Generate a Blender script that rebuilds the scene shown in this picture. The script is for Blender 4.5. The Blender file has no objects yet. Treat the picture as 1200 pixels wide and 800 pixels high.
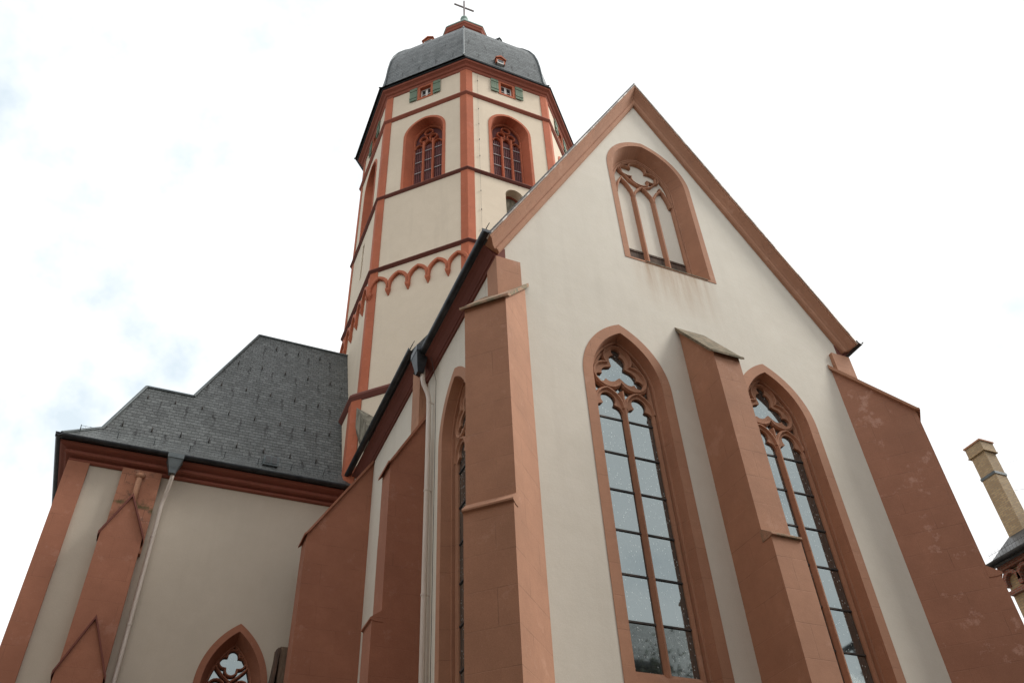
import bpy, math, random
from mathutils import Vector, Matrix
from mathutils.geometry import tessellate_polygon
random.seed(7)
S = bpy.context.scene
col = S.collection
R = math.radians
PI = math.pi

# ------------------------------------------------------------------ camera
YAW, PITCH, ROLL, FPX = R(25.6131), R(41.7522), R(3.40642), 987.94
cam_d = bpy.data.cameras.new('camera')
cam = bpy.data.objects.new('camera', cam_d)
col.objects.link(cam)
fw = Vector((math.sin(YAW)*math.cos(PITCH), math.cos(YAW)*math.cos(PITCH), math.sin(PITCH)))
r0 = Vector((math.cos(YAW), -math.sin(YAW), 0))
d0 = fw.cross(r0)
rt = math.cos(ROLL)*r0 + math.sin(ROLL)*d0
dn = -math.sin(ROLL)*r0 + math.cos(ROLL)*d0
m3 = Matrix((rt, -dn, -fw)).transposed()
cam.matrix_world = Matrix.Translation((0, 0, 1.6)) @ m3.to_4x4()
cam_d.sensor_fit = 'HORIZONTAL'
cam_d.sensor_width = 36
cam_d.lens = FPX/1200*36
cam_d.clip_end = 3000
S.camera = cam

# ------------------------------------------------------------------ sky, sun, exposure
SUN_AZ, SUN_EL = R(113), R(44)          # azimuth clockwise from +Y
w = bpy.data.worlds.new('World')
S.world = w
w.use_nodes = True
nt = w.node_tree
nt.nodes.clear()
def wn(t, **k):
    n = nt.nodes.new(t)
    for a, b in k.items(): setattr(n, a, b)
    return n
out = wn('ShaderNodeOutputWorld'); bg = wn('ShaderNodeBackground')
sky = wn('ShaderNodeTexSky', sky_type='NISHITA', sun_disc=False, sun_elevation=SUN_EL, sun_rotation=SUN_AZ)
sky.air_density = 1.0; sky.dust_density = 2.0
tc = wn('ShaderNodeTexCoord')
mp = wn('ShaderNodeMapping'); mp.inputs['Scale'].default_value = (1, 1, 1.0)
n1 = wn('ShaderNodeTexNoise'); n1.inputs['Scale'].default_value = 7.5; n1.inputs['Detail'].default_value = 5; n1.inputs['Roughness'].default_value = .55
vs = wn('ShaderNodeVectorMath', operation='DOT_PRODUCT'); vs.inputs[1].default_value = (-.78, .5, .15)
mr = wn('ShaderNodeMapRange'); mr.inputs[1].default_value = .05; mr.inputs[2].default_value = .75; mr.inputs[3].default_value = .0; mr.inputs[4].default_value = .17
sub = wn('ShaderNodeMath', operation='ADD')
cr = wn('ShaderNodeValToRGB')
cr.color_ramp.elements[0].position = .535; cr.color_ramp.elements[0].color = (0, 0, 0, 1)
cr.color_ramp.elements[1].position = .79; cr.color_ramp.elements[1].color = (1, 1, 1, 1)
n2 = wn('ShaderNodeTexNoise'); n2.inputs['Scale'].default_value = 1.6; n2.inputs['Detail'].default_value = 4
cl = wn('ShaderNodeMix', data_type='RGBA'); cl.inputs[6].default_value = (8.15, 8.35, 8.5, 1); cl.inputs[7].default_value = (12.4, 12.3, 12.2, 1)
skm = wn('ShaderNodeMix', data_type='RGBA'); skm.inputs[0].default_value = .93; skm.inputs[7].default_value = (6.7, 7.6, 8.2, 1)
mx = wn('ShaderNodeMix', data_type='RGBA')
L = nt.links.new
L(tc.outputs['Generated'], mp.inputs[0]); L(mp.outputs[0], n1.inputs[0]); L(mp.outputs[0], n2.inputs[0])
L(tc.outputs['Generated'], vs.inputs[0]); L(vs.outputs['Value'], mr.inputs[0])
L(n1.outputs[0], sub.inputs[0]); L(mr.outputs[0], sub.inputs[1]); L(sub.outputs[0], cr.inputs[0])
L(n2.outputs[0], cl.inputs[0])
L(sky.outputs[0], skm.inputs[6])
L(cr.outputs[0], mx.inputs[0]); L(cl.outputs[2], mx.inputs[6]); L(skm.outputs[2], mx.inputs[7])
L(mx.outputs[2], bg.inputs[0]); bg.inputs[1].default_value = .1
L(bg.outputs[0], out.inputs[0])

sd = bpy.data.lights.new('sun', 'SUN'); sd.energy = 2.6; sd.angle = R(18); sd.color = (1, .965, .91)
so = bpy.data.objects.new('sun', sd); col.objects.link(so)
sv = Vector((math.sin(SUN_AZ)*math.cos(SUN_EL), math.cos(SUN_AZ)*math.cos(SUN_EL), math.sin(SUN_EL)))
so.rotation_euler = sv.to_track_quat('Z', 'Y').to_euler()
so.location = (20, -20, 60)
S.view_settings.view_transform = 'Standard'
S.view_settings.look = 'None'
S.view_settings.exposure = 0.31
S.view_settings.gamma = 1
S.view_settings.use_curve_mapping = False

# ------------------------------------------------------------------ materials
M = {}
class NB:
    """small node helper for a Principled material"""
    def __init__(s, name):
        s.m = bpy.data.materials.new(name); s.m.use_nodes = True
        s.t = s.m.node_tree; s.p = s.t.nodes['Principled BSDF']; M[name] = s.m
        s.uv = s.t.nodes.new('ShaderNodeTexCoord')
    def n(s, t, **k):
        x = s.t.nodes.new(t)
        for a, b in k.items(): setattr(x, a, b)
        return x
    def l(s, a, b): s.t.links.new(a, b)
    def noise(s, scale, detail=5, rough=.6, coord='Object', stretch=None):
        x = s.n('ShaderNodeTexNoise'); x.inputs['Scale'].default_value = scale; x.inputs['Detail'].default_value = detail; x.inputs['Roughness'].default_value = rough
        if stretch:
            mpn = s.n('ShaderNodeMapping'); mpn.inputs['Scale'].default_value = stretch; s.l(s.uv.outputs[coord], mpn.inputs[0]); s.l(mpn.outputs[0], x.inputs[0])
        else: s.l(s.uv.outputs[coord], x.inputs[0])
        return x.outputs[0]
    def ramp(s, v, a, b, ca=0., cb=1.):
        x = s.n('ShaderNodeMapRange'); x.inputs[1].default_value = a; x.inputs[2].default_value = b; x.inputs[3].default_value = ca; x.inputs[4].default_value = cb
        s.l(v, x.inputs[0]); return x.outputs[0]
    def mix(s, f, a, b, mode='MIX'):
        x = s.n('ShaderNodeMix', data_type='RGBA', blend_type=mode)
        for i, v in ((0, f), (6, a), (7, b)):
            if isinstance(v, (int, float)): x.inputs[i].default_value = v
            elif isinstance(v, tuple): x.inputs[i].default_value = (*v, 1)
            else: s.l(v, x.inputs[i])
        return x.outputs[2]
    def math(s, op, a, b=0.):
        x = s.n('ShaderNodeMath', operation=op)
        for i, v in ((0, a), (1, b)):
            if isinstance(v, (int, float)): x.inputs[i].default_value = v
            else: s.l(v, x.inputs[i])
        return x.outputs[0]
    def brick(s, wd, ht, mortar, c1, c2, cm, coord='UV', off=.5, bias=0., smooth=.1):
        x = s.n('ShaderNodeTexBrick'); x.offset = off
        x.inputs['Color1'].default_value = (*c1, 1); x.inputs['Color2'].default_value = (*c2, 1); x.inputs['Mortar'].default_value = (*cm, 1)
        x.inputs['Scale'].default_value = 1; x.inputs['Mortar Size'].default_value = mortar; x.inputs['Mortar Smooth'].default_value = smooth
        x.inputs['Bias'].default_value = bias; x.inputs['Brick Width'].default_value = wd; x.inputs['Row Height'].default_value = ht
        s.l(s.uv.outputs[coord], x.inputs[0]); return x
    def bump(s, h, dist=.01, strength=1.):
        x = s.n('ShaderNodeBump'); x.inputs['Distance'].default_value = dist; x.inputs['Strength'].default_value = strength
        s.l(h, x.inputs['Height']); s.l(x.outputs[0], s.p.inputs['Normal']); return x
    def fin(s, colr, rough=.85, **k):
        if isinstance(colr, tuple): s.p.inputs['Base Color'].default_value = (*colr, 1)
        else: s.l(colr, s.p.inputs['Base Color'])
        if isinstance(rough, float): s.p.inputs['Roughness'].default_value = rough
        else: s.l(rough, s.p.inputs['Roughness'])
        for a, b in k.items(): s.p.inputs[a.replace('_', ' ')].default_value = b
        return s.m

def plaster(name, c, dirt=.10, run_stain=False):
    b = NB(name)
    big = b.ramp(b.noise(.35, 6, .65), .3, .72)
    mid = b.ramp(b.noise(2.2, 6, .7), .35, .7)
    run = b.ramp(b.noise(1., 5, .65, stretch=(2.2, 2.2, .16)), .52, .78)
    fine = b.noise(60, 3, .6)
    c1 = b.mix(big, tuple(x*.93 for x in c), tuple(min(1, x*1.05) for x in c))
    c2 = b.mix(b.math('MULTIPLY', mid, .30), c1, tuple(x*y for x, y in zip(c, (.86, .84, .80))))
    c3 = b.mix(b.math('MULTIPLY', run, dirt), c2, (.25, .21, .17))
    if run_stain:
        # rusty runs washed down the plaster from the sill of the blind window
        xyz = b.n('ShaderNodeSeparateXYZ'); b.l(b.uv.outputs['Object'], xyz.inputs[0])
        nx = b.noise(1., 5, .7, stretch=(4.5, 4.5, .35))
        ax = b.ramp(b.math('ABSOLUTE', b.math('ADD', xyz.outputs[0], .05)), .75, 1.35, 1., 0.)
        az = b.math('MULTIPLY', b.ramp(xyz.outputs[2], 15.7, 17.4), b.ramp(xyz.outputs[2], 17.5, 17.55, 1., 0.))
        c3 = b.mix(b.math('MULTIPLY', b.math('MULTIPLY', ax, az), b.ramp(nx, .35, .68, .12, .8)), c3, (.36, .225, .125))
    c4 = b.mix(.10, c3, b.ramp(fine, .3, .7), 'OVERLAY')
    b.bump(b.math('ADD', b.math('MULTIPLY', fine, .35), b.math('ADD', b.noise(14, 4, .6), b.math('MULTIPLY', b.noise(2.6, 4, .6), 2.2))), .008, .28)
    return b.fin(c4, .93)

def stone(name, c, jd=.25, bw=1.15, bh=.62, patch=.18, moss=False):
    """painted sandstone ashlar: faint joints, blotches, worn spots"""
    b = NB(name)
    br = b.brick(bw, bh, .008, (.35, .35, .35), (.65, .65, .65), (0, 0, 0), smooth=.3)
    sep = b.n('ShaderNodeSeparateColor'); b.l(br.outputs['Color'], sep.inputs[0])
    jn = b.ramp(b.noise(1.7, 4), .42, .62)
    joint = b.math('MULTIPLY', br.outputs['Fac'], b.math('MULTIPLY', jn, jd*2.2))
    big = b.ramp(b.noise(.6, 6, .65), .3, .7)
    mid = b.ramp(b.noise(3.5, 6, .7), .4, .68)
    worn = b.ramp(b.noise(1.35, 7, .78), .57, .64)
    fine = b.noise(75, 3, .6)
    c1 = b.mix(big, tuple(x*.80 for x in c), tuple(x*1.14 for x in c))
    c2 = b.mix(b.math('MULTIPLY', sep.outputs[0], .50), c1, tuple(x*y for x, y in zip(c, (.82, .74, .72))))
    c3 = b.mix(b.math('MULTIPLY', mid, .42), c2, tuple(x*y for x, y in zip(c, (.80, .76, .74))))
    c4 = b.mix(b.math('MULTIPLY', worn, patch), c3, tuple(min(.75, x*1.15+.15) for x in c))
    if moss:
        # a band of moss and soot on the old courses
        xyz = b.n('ShaderNodeSeparateXYZ'); b.l(b.uv.outputs['Object'], xyz.inputs[0])
        zz = b.math('ADD', xyz.outputs[2], b.math('MULTIPLY', b.math('SUBTRACT', b.noise(3., 4), .5), .7))
        band = b.ramp(b.math('ABSOLUTE', b.math('SUBTRACT', zz, 14.85)), .05, .18, 1., 0.)
        c4 = b.mix(b.math('MULTIPLY', band, b.ramp(b.noise(7, 5, .7), .38, .55)), c4, (.10, .075, .03))
        c4 = b.mix(b.math('MULTIPLY', b.ramp(b.noise(4.2, 6, .75), .56, .64), .75), c4, (.10, .06, .042))
    c5 = b.mix(joint, c4, tuple(x*.35 for x in c))
    c6 = b.mix(.12, c5, b.ramp(fine, .3, .7), 'OVERLAY')
    h = b.math('ADD', b.math('MULTIPLY', fine, .35), b.math('MULTIPLY', br.outputs['Fac'], -.8))
    b.bump(b.math('ADD', h, b.noise(9, 4, .6)), .007, .5)
    return b.fin(c6, .9)

plaster('plaster', (.66, .618, .533))
plaster('plaster_gable', (.66, .618, .533), .10, True)
plaster('plaster_cream', (.665, .562, .435), .12)
plaster('plaster_yard', (.53, .468, .385), .08)  # cream plaster darkened in colour for the transept's shade; also on house fronts
stone('sandstone', (.42, .218, .132), .22)
stone('sandstone_shaded', (.345, .145, .086), .18)  # sandstone copy, darkened and reddened in colour for the shaded left side
stone('sandstone_worn', (.405, .198, .124), .18, 1.0, .5, .55)
stone('tower_stone', (.45, .128, .060), .24, 1.4, .75, .12)
stone('transept_red', (.27, .088, .058), .05, 1.6, 3., .05)
stone('sandstone_courses', (.37, .165, .098), .45, .5, .36, .5, True)
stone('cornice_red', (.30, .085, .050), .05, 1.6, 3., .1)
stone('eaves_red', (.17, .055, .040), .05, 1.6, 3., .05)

b = NB('mossy_stone')
f = b.ramp(b.noise(6, 6, .7), .4, .62); g = b.ramp(b.noise(24, 4, .7), .4, .65)
b.bump(b.noise(20, 5, .7), .012)
b.fin(b.mix(g, b.mix(f, (.12, .10, .06), (.25, .18, .12)), b.mix(f, (.055, .052, .03), (.20, .17, .11))), .95)

b = NB('capstone')
f = b.ramp(b.noise(2.2, 6, .7), .42, .60); g = b.ramp(b.noise(24, 4, .7), .4, .65)
b.bump(b.noise(20, 5, .7), .012)
b.fin(b.mix(f, b.mix(g, (.22, .19, .12), (.13, .12, .075)), (.42, .235, .15)), .95)
b = NB('brown_stone')
f = b.ramp(b.noise(2.5, 6, .7, stretch=(4, 4, .8)), .35, .65)
b.bump(b.noise(22, 5, .7), .012)
b.fin(b.mix(f, (.085, .055, .036), (.20, .145, .10)), .95)
b = NB('grey_stone')
f = b.ramp(b.noise(2.5, 6, .7, stretch=(3, 3, .8)), .35, .65)
b.bump(b.noise(22, 5, .7), .012)
b.fin(b.mix(f, (.10, .088, .062), (.27, .245, .19)), .95)

def slate(name, wd, ht, c, stain, su=1.05, sv=2.05):
    b = NB(name)
    br = b.brick(wd, ht, .007, (.0, .0, .0), (1, 1, 1), (.5, .5, .5), smooth=.15)
    jit = b.n('ShaderNodeTexNoise'); jit.inputs['Scale'].default_value = 2.6; jit.inputs['Detail'].default_value = 5; jit.inputs['Roughness'].default_value = .75; b.l(b.uv.outputs['UV'], jit.inputs[0])
    jv = b.n('ShaderNodeVectorMath', operation='MULTIPLY_ADD'); jv.inputs[1].default_value = (.16, .10, 0); b.l(jit.outputs['Color'], jv.inputs[0]); b.l(b.uv.outputs['UV'], jv.inputs[2])
    b.l(jv.outputs[0], br.inputs[0])
    sep = b.n('ShaderNodeSeparateColor'); b.l(br.outputs['Color'], sep.inputs[0])
    uvs = b.n('ShaderNodeSeparateXYZ'); b.l(b.uv.outputs['UV'], uvs.inputs[0])
    U, V = uvs.outputs[0], uvs.outputs[1]
    # each course leans out a little towards its lower edge: a sawtooth along the slope
    jw = b.n('ShaderNodeSeparateXYZ'); b.l(jv.outputs[0], jw.inputs[0])
    saw = b.math('FRACT', b.math('DIVIDE', jw.outputs[1], ht))
    big = b.ramp(b.noise(.5, 5, .6), .3, .7)
    nz = b.noise(3.2, 6, .7)
    lich = b.ramp(b.noise(11, 5, .75), .60, .72)
    cA = b.mix(sep.outputs[0], tuple(x*.72 for x in c), tuple(x*1.32 for x in c))
    cB = b.mix(b.math('MULTIPLY', big, .4), cA, tuple(x*.8 for x in c))
    cC = b.mix(b.math('MULTIPLY', lich, .45), cB, (.17, .175, .165))
    spk = b.ramp(b.noise(26, 4, .8), .36, .66)
    cC = b.mix(.55, cC, b.mix(spk, (.12, .12, .12), (.9, .9, .88)), 'OVERLAY')
    edge = b.math('MULTIPLY', b.ramp(saw, .0, .22, 1., 0.), 0.85)  # shadow line of each course, put into the colour
    cD = b.mix(b.math('MAXIMUM', edge, b.math('MULTIPLY', br.outputs['Fac'], .8)), cC, tuple(x*.22 for x in c))
    if stain:
        # rust and water runs below every roof hook: the hooks stand on a su x sv grid
        row = b.math('FLOOR', b.math('DIVIDE', V, sv))
        odd = b.math('MULTIPLY', b.math('FLOORED_MODULO', row, 2.), .5)
        wob = b.math('MULTIPLY', b.math('SUBTRACT', b.noise(2.6, 4, .7), .5), .42)
        fu = b.math('FRACT', b.math('ADD', b.math('ADD', b.math('DIVIDE', U, su), odd), wob))
        fv = b.math('FRACT', b.math('DIVIDE', V, sv))
        line = b.ramp(b.math('ABSOLUTE', b.math('SUBTRACT', fu, .5)),   .022, .055, 1., 0.)
        ln = b.math('MULTIPLY', line, b.math('MULTIPLY', b.ramp(fv, .35, .85), b.ramp(b.noise(4.5, 4), .34, .46)))
        cD = b.mix(b.math('MULTIPLY', ln, .92), cD, (.010, .010, .010))
    hh = b.math('ADD', b.math('MULTIPLY', saw, -1.), b.math('ADD', b.math('MULTIPLY', nz, .7), b.math('MULTIPLY', br.outputs['Fac'], -.7)))
    b.bump(hh, .022, .9)
    b.fin(cD, b.ramp(nz, .3, .7, .36, .62), Specular_IOR_Level=.28)
slate('slate', .21, .155, (.098, .105, .104), True, .88, 1.7)
slate('slate_dome', .24, .18, (.100, .112, .114), True, .95, 1.35)
slate('slate_plain', .26, .17, (.05, .052, .054), False)

b = NB('zinc_dark'); b.bump(b.noise(8, 3), .004, .3)
b.fin(b.mix(b.ramp(b.noise(3, 5), .35, .65), (.022, .025, .029), (.055, .06, .066)), .42, Metallic=.55)
b = NB('zinc_grey'); b.bump(b.noise(8, 3), .004, .3)
b.fin(b.mix(b.ramp(b.noise(5, 5), .35, .65), (.075, .09, .095), (.12, .14, .145)), .5, Metallic=.3)
b = NB('tin_edge')
b.fin(b.mix(b.ramp(b.noise(2.2, 3), .5, .6), (.28, .23, .19), (.66, .62, .56)), .55, Metallic=.1)
b = NB('pipe_paint')
b.fin(b.mix(b.ramp(b.noise(3, 5, .7, stretch=(3, 3, .4)), .45, .7), (.62, .555, .49), (.55, .48, .41)), .5)
b = NB('copper_green'); b.fin(b.mix(b.ramp(b.noise(5, 5), .4, .6), (.20, .30, .26), (.30, .38, .34)), .7)
b = NB('iron'); b.fin(b.mix(b.ramp(b.noise(5, 4), .4, .6), (.035, .035, .035), (.08, .065, .055)), .6, Metallic=.4)
b = NB('bar_grey'); b.fin(b.mix(b.ramp(b.noise(5, 4), .4, .6), (.30, .28, .28), (.42, .40, .40)), .6)
b = NB('cross_metal'); b.fin(b.mix(b.ramp(b.noise(4, 4), .4, .6), (.17, .14, .14), (.26, .23, .23)), .5, Metallic=.3)
b = NB('louvre_red'); b.fin(b.mix(b.ramp(b.noise(2, 5, .7, stretch=(3, 3, .4)), .4, .65), (.125, .028, .026), (.075, .022, .022)), .75)
b = NB('shutter_green'); b.fin(b.mix(b.ramp(b.noise(4, 5, .7), .4, .65), (.150, .205, .135), (.105, .155, .105)), .7)
b = NB('white_paint'); b.fin(b.mix(b.ramp(b.noise(4, 4), .4, .7), (.74, .72, .68), (.62, .60, .56)), .5)
b = NB('dark_void'); b.fin(b.mix(b.ramp(b.noise(1, 3), .4, .7), (.010, .008, .007), (.018, .014, .012)), 1.0)
b = NB('pane_dark'); b.fin(b.mix(b.ramp(b.noise(1, 3), .4, .7), (.03, .032, .035), (.05, .05, .05)), .06)
b = NB('timber'); b.fin(b.mix(b.ramp(b.noise(3, 5, .7, stretch=(6, 6, .6)), .35, .65), (.12, .075, .05), (.045, .03, .022)), .9)
b = NB('bark'); b.bump(b.noise(18, 5), .02); b.fin(b.mix(b.ramp(b.noise(7, 5), .4, .6), (.035, .028, .022), (.07, .055, .042)), .95)
b = NB('foliage'); b.fin(b.mix(b.ramp(b.noise(2.5, 4), .35, .65), (.035, .055, .018), (.07, .095, .03)), .8)

def glass(name, base):
    b = NB(name)
    # church glazing: leaded glass etched with strings of pale beads and fine arcs
    mpn = b.n('ShaderNodeMapping'); mpn.inputs['Scale'].default_value = (1, .62, 1); b.l(b.uv.outputs['UV'], mpn.inputs[0])
    vo = b.n('ShaderNodeTexVoronoi', voronoi_dimensions='2D'); vo.inputs['Scale'].default_value = 17.; b.l(mpn.outputs[0], vo.inputs['Vector'])
    rnd = b.n('ShaderNodeSeparateColor'); b.l(vo.outputs['Color'], rnd.inputs[0])
    dots = b.math('MULTIPLY', b.ramp(vo.outputs['Distance'], .08, .20, 1., 0.), b.ramp(rnd.outputs[0], .70, .72))
    wv = b.n('ShaderNodeTexVoronoi', voronoi_dimensions='2D', feature='F1'); wv.inputs['Scale'].default_value = 2.3; b.l(mpn.outputs[0], wv.inputs['Vector'])
    ring = b.math('ABSOLUTE', b.math('SUBTRACT', b.math('FRACT', b.math('MULTIPLY', wv.outputs['Distance'], 5.)), .5))
    arcs = b.math('MULTIPLY', b.ramp(ring, .03, .09, 1., 0.), b.ramp(b.noise(2.2, 3), .42, .55))
    tint = b.mix(b.ramp(b.noise(1.2, 4), .35, .65), base, tuple(x*1.35 for x in base))
    c = b.mix(b.math('MAXIMUM', dots, b.math('MULTIPLY', arcs, .12)), tint, (.52, .56, .55))
    b.bump(b.noise(1.2, 2, .4), .003, .12)
    b.fin(c, .035, IOR=2.95)
    b.p.inputs['Specular Tint'].default_value = (.86, .985, 1.0, 1)
glass('church_glass', (.030, .036, .036))

b = NB('yellow_brick')
br = b.brick(.25, .083, .011, (.46, .335, .185), (.34, .235, .13), (.27, .225, .175))
c1 = b.mix(b.math('MULTIPLY', b.ramp(b.noise(1.3, 5), .4, .7), .35), br.outputs['Color'], (.20, .14, .085))
b.bump(b.math('MULTIPLY', br.outputs['Fac'], -1.), .008, .8)
b.fin(c1, .9)
b = NB('red_brick')
br = b.brick(.25, .083, .011, (.26, .085, .052), (.19, .06, .04), (.22, .17, .14))
b.bump(b.math('MULTIPLY', br.outputs['Fac'], -1.), .008, .8)
b.fin(br.outputs['Color'], .9)

b = NB('cobbles')
vo = b.n('ShaderNodeTexVoronoi', feature='DISTANCE_TO_EDGE'); vo.inputs['Scale'].default_value = 7; b.l(b.uv.outputs['Object'], vo.inputs['Vector'])
e = b.ramp(vo.outputs['Distance'], .0, .12)
b.bump(e, .03, .8)
b.fin(b.mix(e, (.04, .036, .03), b.mix(b.noise(3, 4), (.11, .10, .085), (.18, .165, .145))), .85)
b = NB('pavement')
br = b.brick(.6, .4, .008, (.22, .205, .19), (.18, .17, .155), (.08, .075, .07), coord='Object')
b.fin(br.outputs['Color'], .85)

# ------------------------------------------------------------------ mesh helpers
def rootloc(o):
    while o.parent: o = o.parent
    return Vector(o.location)

class MB:
    def __init__(s): s.v = []; s.f = []; s.uv = {}
    def face(s, pts, uv=None):
        i = len(s.v); s.v += [Vector(p) for p in pts]; s.f.append(tuple(range(i, i+len(pts))))
        if uv: s.uv[len(s.f)-1] = uv
    def loft(s, loops, closed=True, cap0=False, cap1=False, uvs=None):
        base = []
        for lp in loops:
            base.append(len(s.v)); s.v += [Vector(p) for p in lp]
        n = len(loops[0])
        for a in range(len(loops)-1):
            for i in range(n if closed else n-1):
                j = (i+1) % n
                s.f.append((base[a]+i, base[a]+j, base[a+1]+j, base[a+1]+i))
        if cap0: s.f.append(tuple(base[0]+i for i in reversed(range(n))))
        if cap1: s.f.append(tuple(base[-1]+i for i in range(n)))
    def hexa(s, lo, hi):
        """prism between two matching point loops"""
        s.loft([lo, hi], True, True, True)
    def box(s, x0, x1, y0, y1, z0, z1):
        s.hexa([(x0, y0, z0), (x1, y0, z0), (x1, y1, z0), (x0, y1, z0)], [(x0, y0, z1), (x1, y0, z1), (x1, y1, z1), (x0, y1, z1)])
    def tube(s, path, r, n=10, cap=True):
        path = [Vector(p) for p in path]; loops = []
        up = Vector((.123, .31, .94)).normalized()
        for i, p in enumerate(path):
            t = (path[min(i+1, len(path)-1)] - path[max(i-1, 0)]).normalized()
            a = t.cross(up)
            if a.length < .05: a = t.cross(Vector((1, 0, 0)))
            a.normalize(); bb = t.cross(a)
            rr = r[i] if isinstance(r, (list, tuple)) else r
            loops.append([p + rr*(math.cos(2*PI*k/n)*a + math.sin(2*PI*k/n)*bb) for k in range(n)])
        s.loft(loops, True, cap, cap)
    def sheet(s, fr, outer, holes, thick):
        """wall panel in frame fr with window holes, with its full thickness"""
        polys = [outer] + holes
        tri = tessellate_polygon([[Vector((p[0], p[1], 0)) for p in q] for q in polys])
        flat = [p for q in polys for p in q]
        b0 = len(s.v)
        s.v += [fr.P(p[0], p[1], 0) for p in flat]; s.v += [fr.P(p[0], p[1], thick) for p in flat]
        n = len(flat)
        for t in tri:
            a, bq, c = [flat[i] for i in t]
            if (bq[0]-a[0])*(c[1]-a[1]) - (bq[1]-a[1])*(c[0]-a[0]) < 0: t = (t[0], t[2], t[1])
            s.f.append(tuple(b0+i for i in t)); s.f.append(tuple(b0+n+i for i in reversed(t)))
        k = b0
        for q in polys:
            m = len(q)
            for i in range(m):
                j = (i+1) % m; s.f.append((k+i, k+n+i, k+n+j, k+j))
            k += m
    def build(s, name, mat, parent=None, label=None, smooth=False):
        me = bpy.data.meshes.new(name)
        off = rootloc(parent) if parent else Vector((0, 0, 0))
        me.from_pydata([v-off for v in s.v], [], s.f)
        me.update()
        import bmesh
        bm = bmesh.new(); bm.from_mesh(me)
        uvl = bm.loops.layers.uv.new('UVMap')
        Z = Vector((0, 0, 1))
        bm.faces.ensure_lookup_table()
        for i, f in enumerate(bm.faces):
            if i in s.uv:
                for lp, u in zip(f.loops, s.uv[i]): lp[uvl].uv = u
                continue
            nn = f.normal
            T = Z.cross(nn)
            if T.length < .05: T = Vector((1, 0, 0))
            T.normalize(); B = nn.cross(T)
            for lp in f.loops: lp[uvl].uv = (lp.vert.co.dot(T), lp.vert.co.dot(B))
        if not s.uv:
            bmesh.ops.remove_doubles(bm, verts=bm.verts, dist=1e-5)
            bmesh.ops.recalc_face_normals(bm, faces=bm.faces)
        bm.to_mesh(me); bm.free()
        if smooth:
            for p in me.polygons: p.use_smooth = True
        me.materials.append(M[mat])
        o = bpy.data.objects.new(name, me); col.objects.link(o)
        if parent: o.parent = parent
        if label: o['label'] = label
        return o

class Fr:
    """a wall frame: u along the wall (to the right seen from outside), v = height, d = depth into the wall"""
    def __init__(s, o, u): s.o = Vector(o); s.u = Vector((u[0], u[1], 0)).normalized(); s.n = s.u.cross(Vector((0, 0, 1)))
    def P(s, u, v, d=0.): return s.o + s.u*u + Vector((0, 0, v)) - s.n*d

def thing(name, loc, label, cat, group=None):
    o = bpy.data.objects.new(name, None); col.objects.link(o); o.location = loc; o.empty_display_size = .5
    o['label'] = label; o['category'] = cat
    if group: o['group'] = group
    return o

def arch(cx, hw, z0, zs, rise, n=14, delta=0., dz=0.):
    """pointed arch outline, counter-clockwise; delta insets the whole outline along concentric arcs"""
    Rr = (rise*rise + hw*hw)/(2*hw)
    off = Rr - hw                       # arc centres lie off on the far side of the axis
    r = Rr - delta; h = hw - delta
    ap = math.sqrt(max(1e-6, r*r - off*off))
    a1 = math.atan2(ap, off)
    pts = [(cx-h, z0+dz), (cx+h, z0+dz)]
    for i in range(n+1):
        a = a1*i/n; pts.append((cx-off+r*math.cos(a), zs+r*math.sin(a)))
    for i in range(1, n+1):
        a = a1*(n-i)/n; pts.append((cx+off-r*math.cos(a), zs+r*math.sin(a)))
    return pts

def bar2d(mb, fr, pts, w_, d0_, d1_, closed=False, nose=.3, ch=.05):
    """stone bar swept along a 2-D path in a wall frame; narrow at the front (d0), full width at the back (d1)"""
    n = len(pts); loops = []
    for i, p in enumerate(pts):
        if closed: a, c = pts[i-1], pts[(i+1) % n]
        else: a, c = pts[max(i-1, 0)], pts[min(i+1, n-1)]
        tx, tz = c[0]-a[0], c[1]-a[1]; ll = math.hypot(tx, tz) or 1; nx, nz = -tz/ll, tx/ll
        sec = [(-w_/2, d1_), (-w_/2, d0_+ch), (-w_*nose/2, d0_), (w_*nose/2, d0_), (w_/2, d0_+ch), (w_/2, d1_)]
        loops.append([fr.P(p[0]+q*nx, p[1]+q*nz, d) for q, d in sec])
    if closed: loops.append(loops[0])
    mb.loft(loops, True, not closed, not closed)

def arcp(cx, cz, r, a0, a1, n=10):
    return [(cx+r*math.cos(R(a0+(a1-a0)*i/n)), cz+r*math.sin(R(a0+(a1-a0)*i/n))) for i in range(n+1)]

def foil(cx, cz, lobes, r, dist, a0, n=12):
    """closed outline of a foiled figure made of circular lobes"""
    pts = []
    step = 360/lobes
    half = PI/lobes
    # half-angle of every lobe's arc where it meets its neighbour
    x = dist*math.cos(half) ; y = dist*math.sin(half)
    if y < r: ph = 180 - math.degrees(math.acos(min(1, y/r))) - 90 + (90 - 180/lobes) + 0
    for k in range(lobes):
        th = a0 + k*step
        lx, lz = cx+dist*math.cos(R(th)), cz+dist*math.sin(R(th))
        # intersection with the bisector between lobes
        q = dist*math.cos(half) + math.sqrt(max(0, r*r - (dist*math.sin(half))**2)) if False else dist*math.cos(half) - math.sqrt(max(0, r*r - (dist*math.sin(half))**2))
        q = dist*math.cos(half) + math.sqrt(max(0, r*r-(dist*math.sin(half))**2))
        ix, iz = q*math.cos(half), q*math.sin(half)          # in lobe-aligned coords
        am = math.degrees(math.atan2(iz, ix-dist))
        pts += arcp(lx, lz, r, th-am, th+am, n)[:-1] if dist*math.sin(half) < r*.999 else arcp(lx, lz, r, th-150, th+150, n)
    return pts

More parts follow.
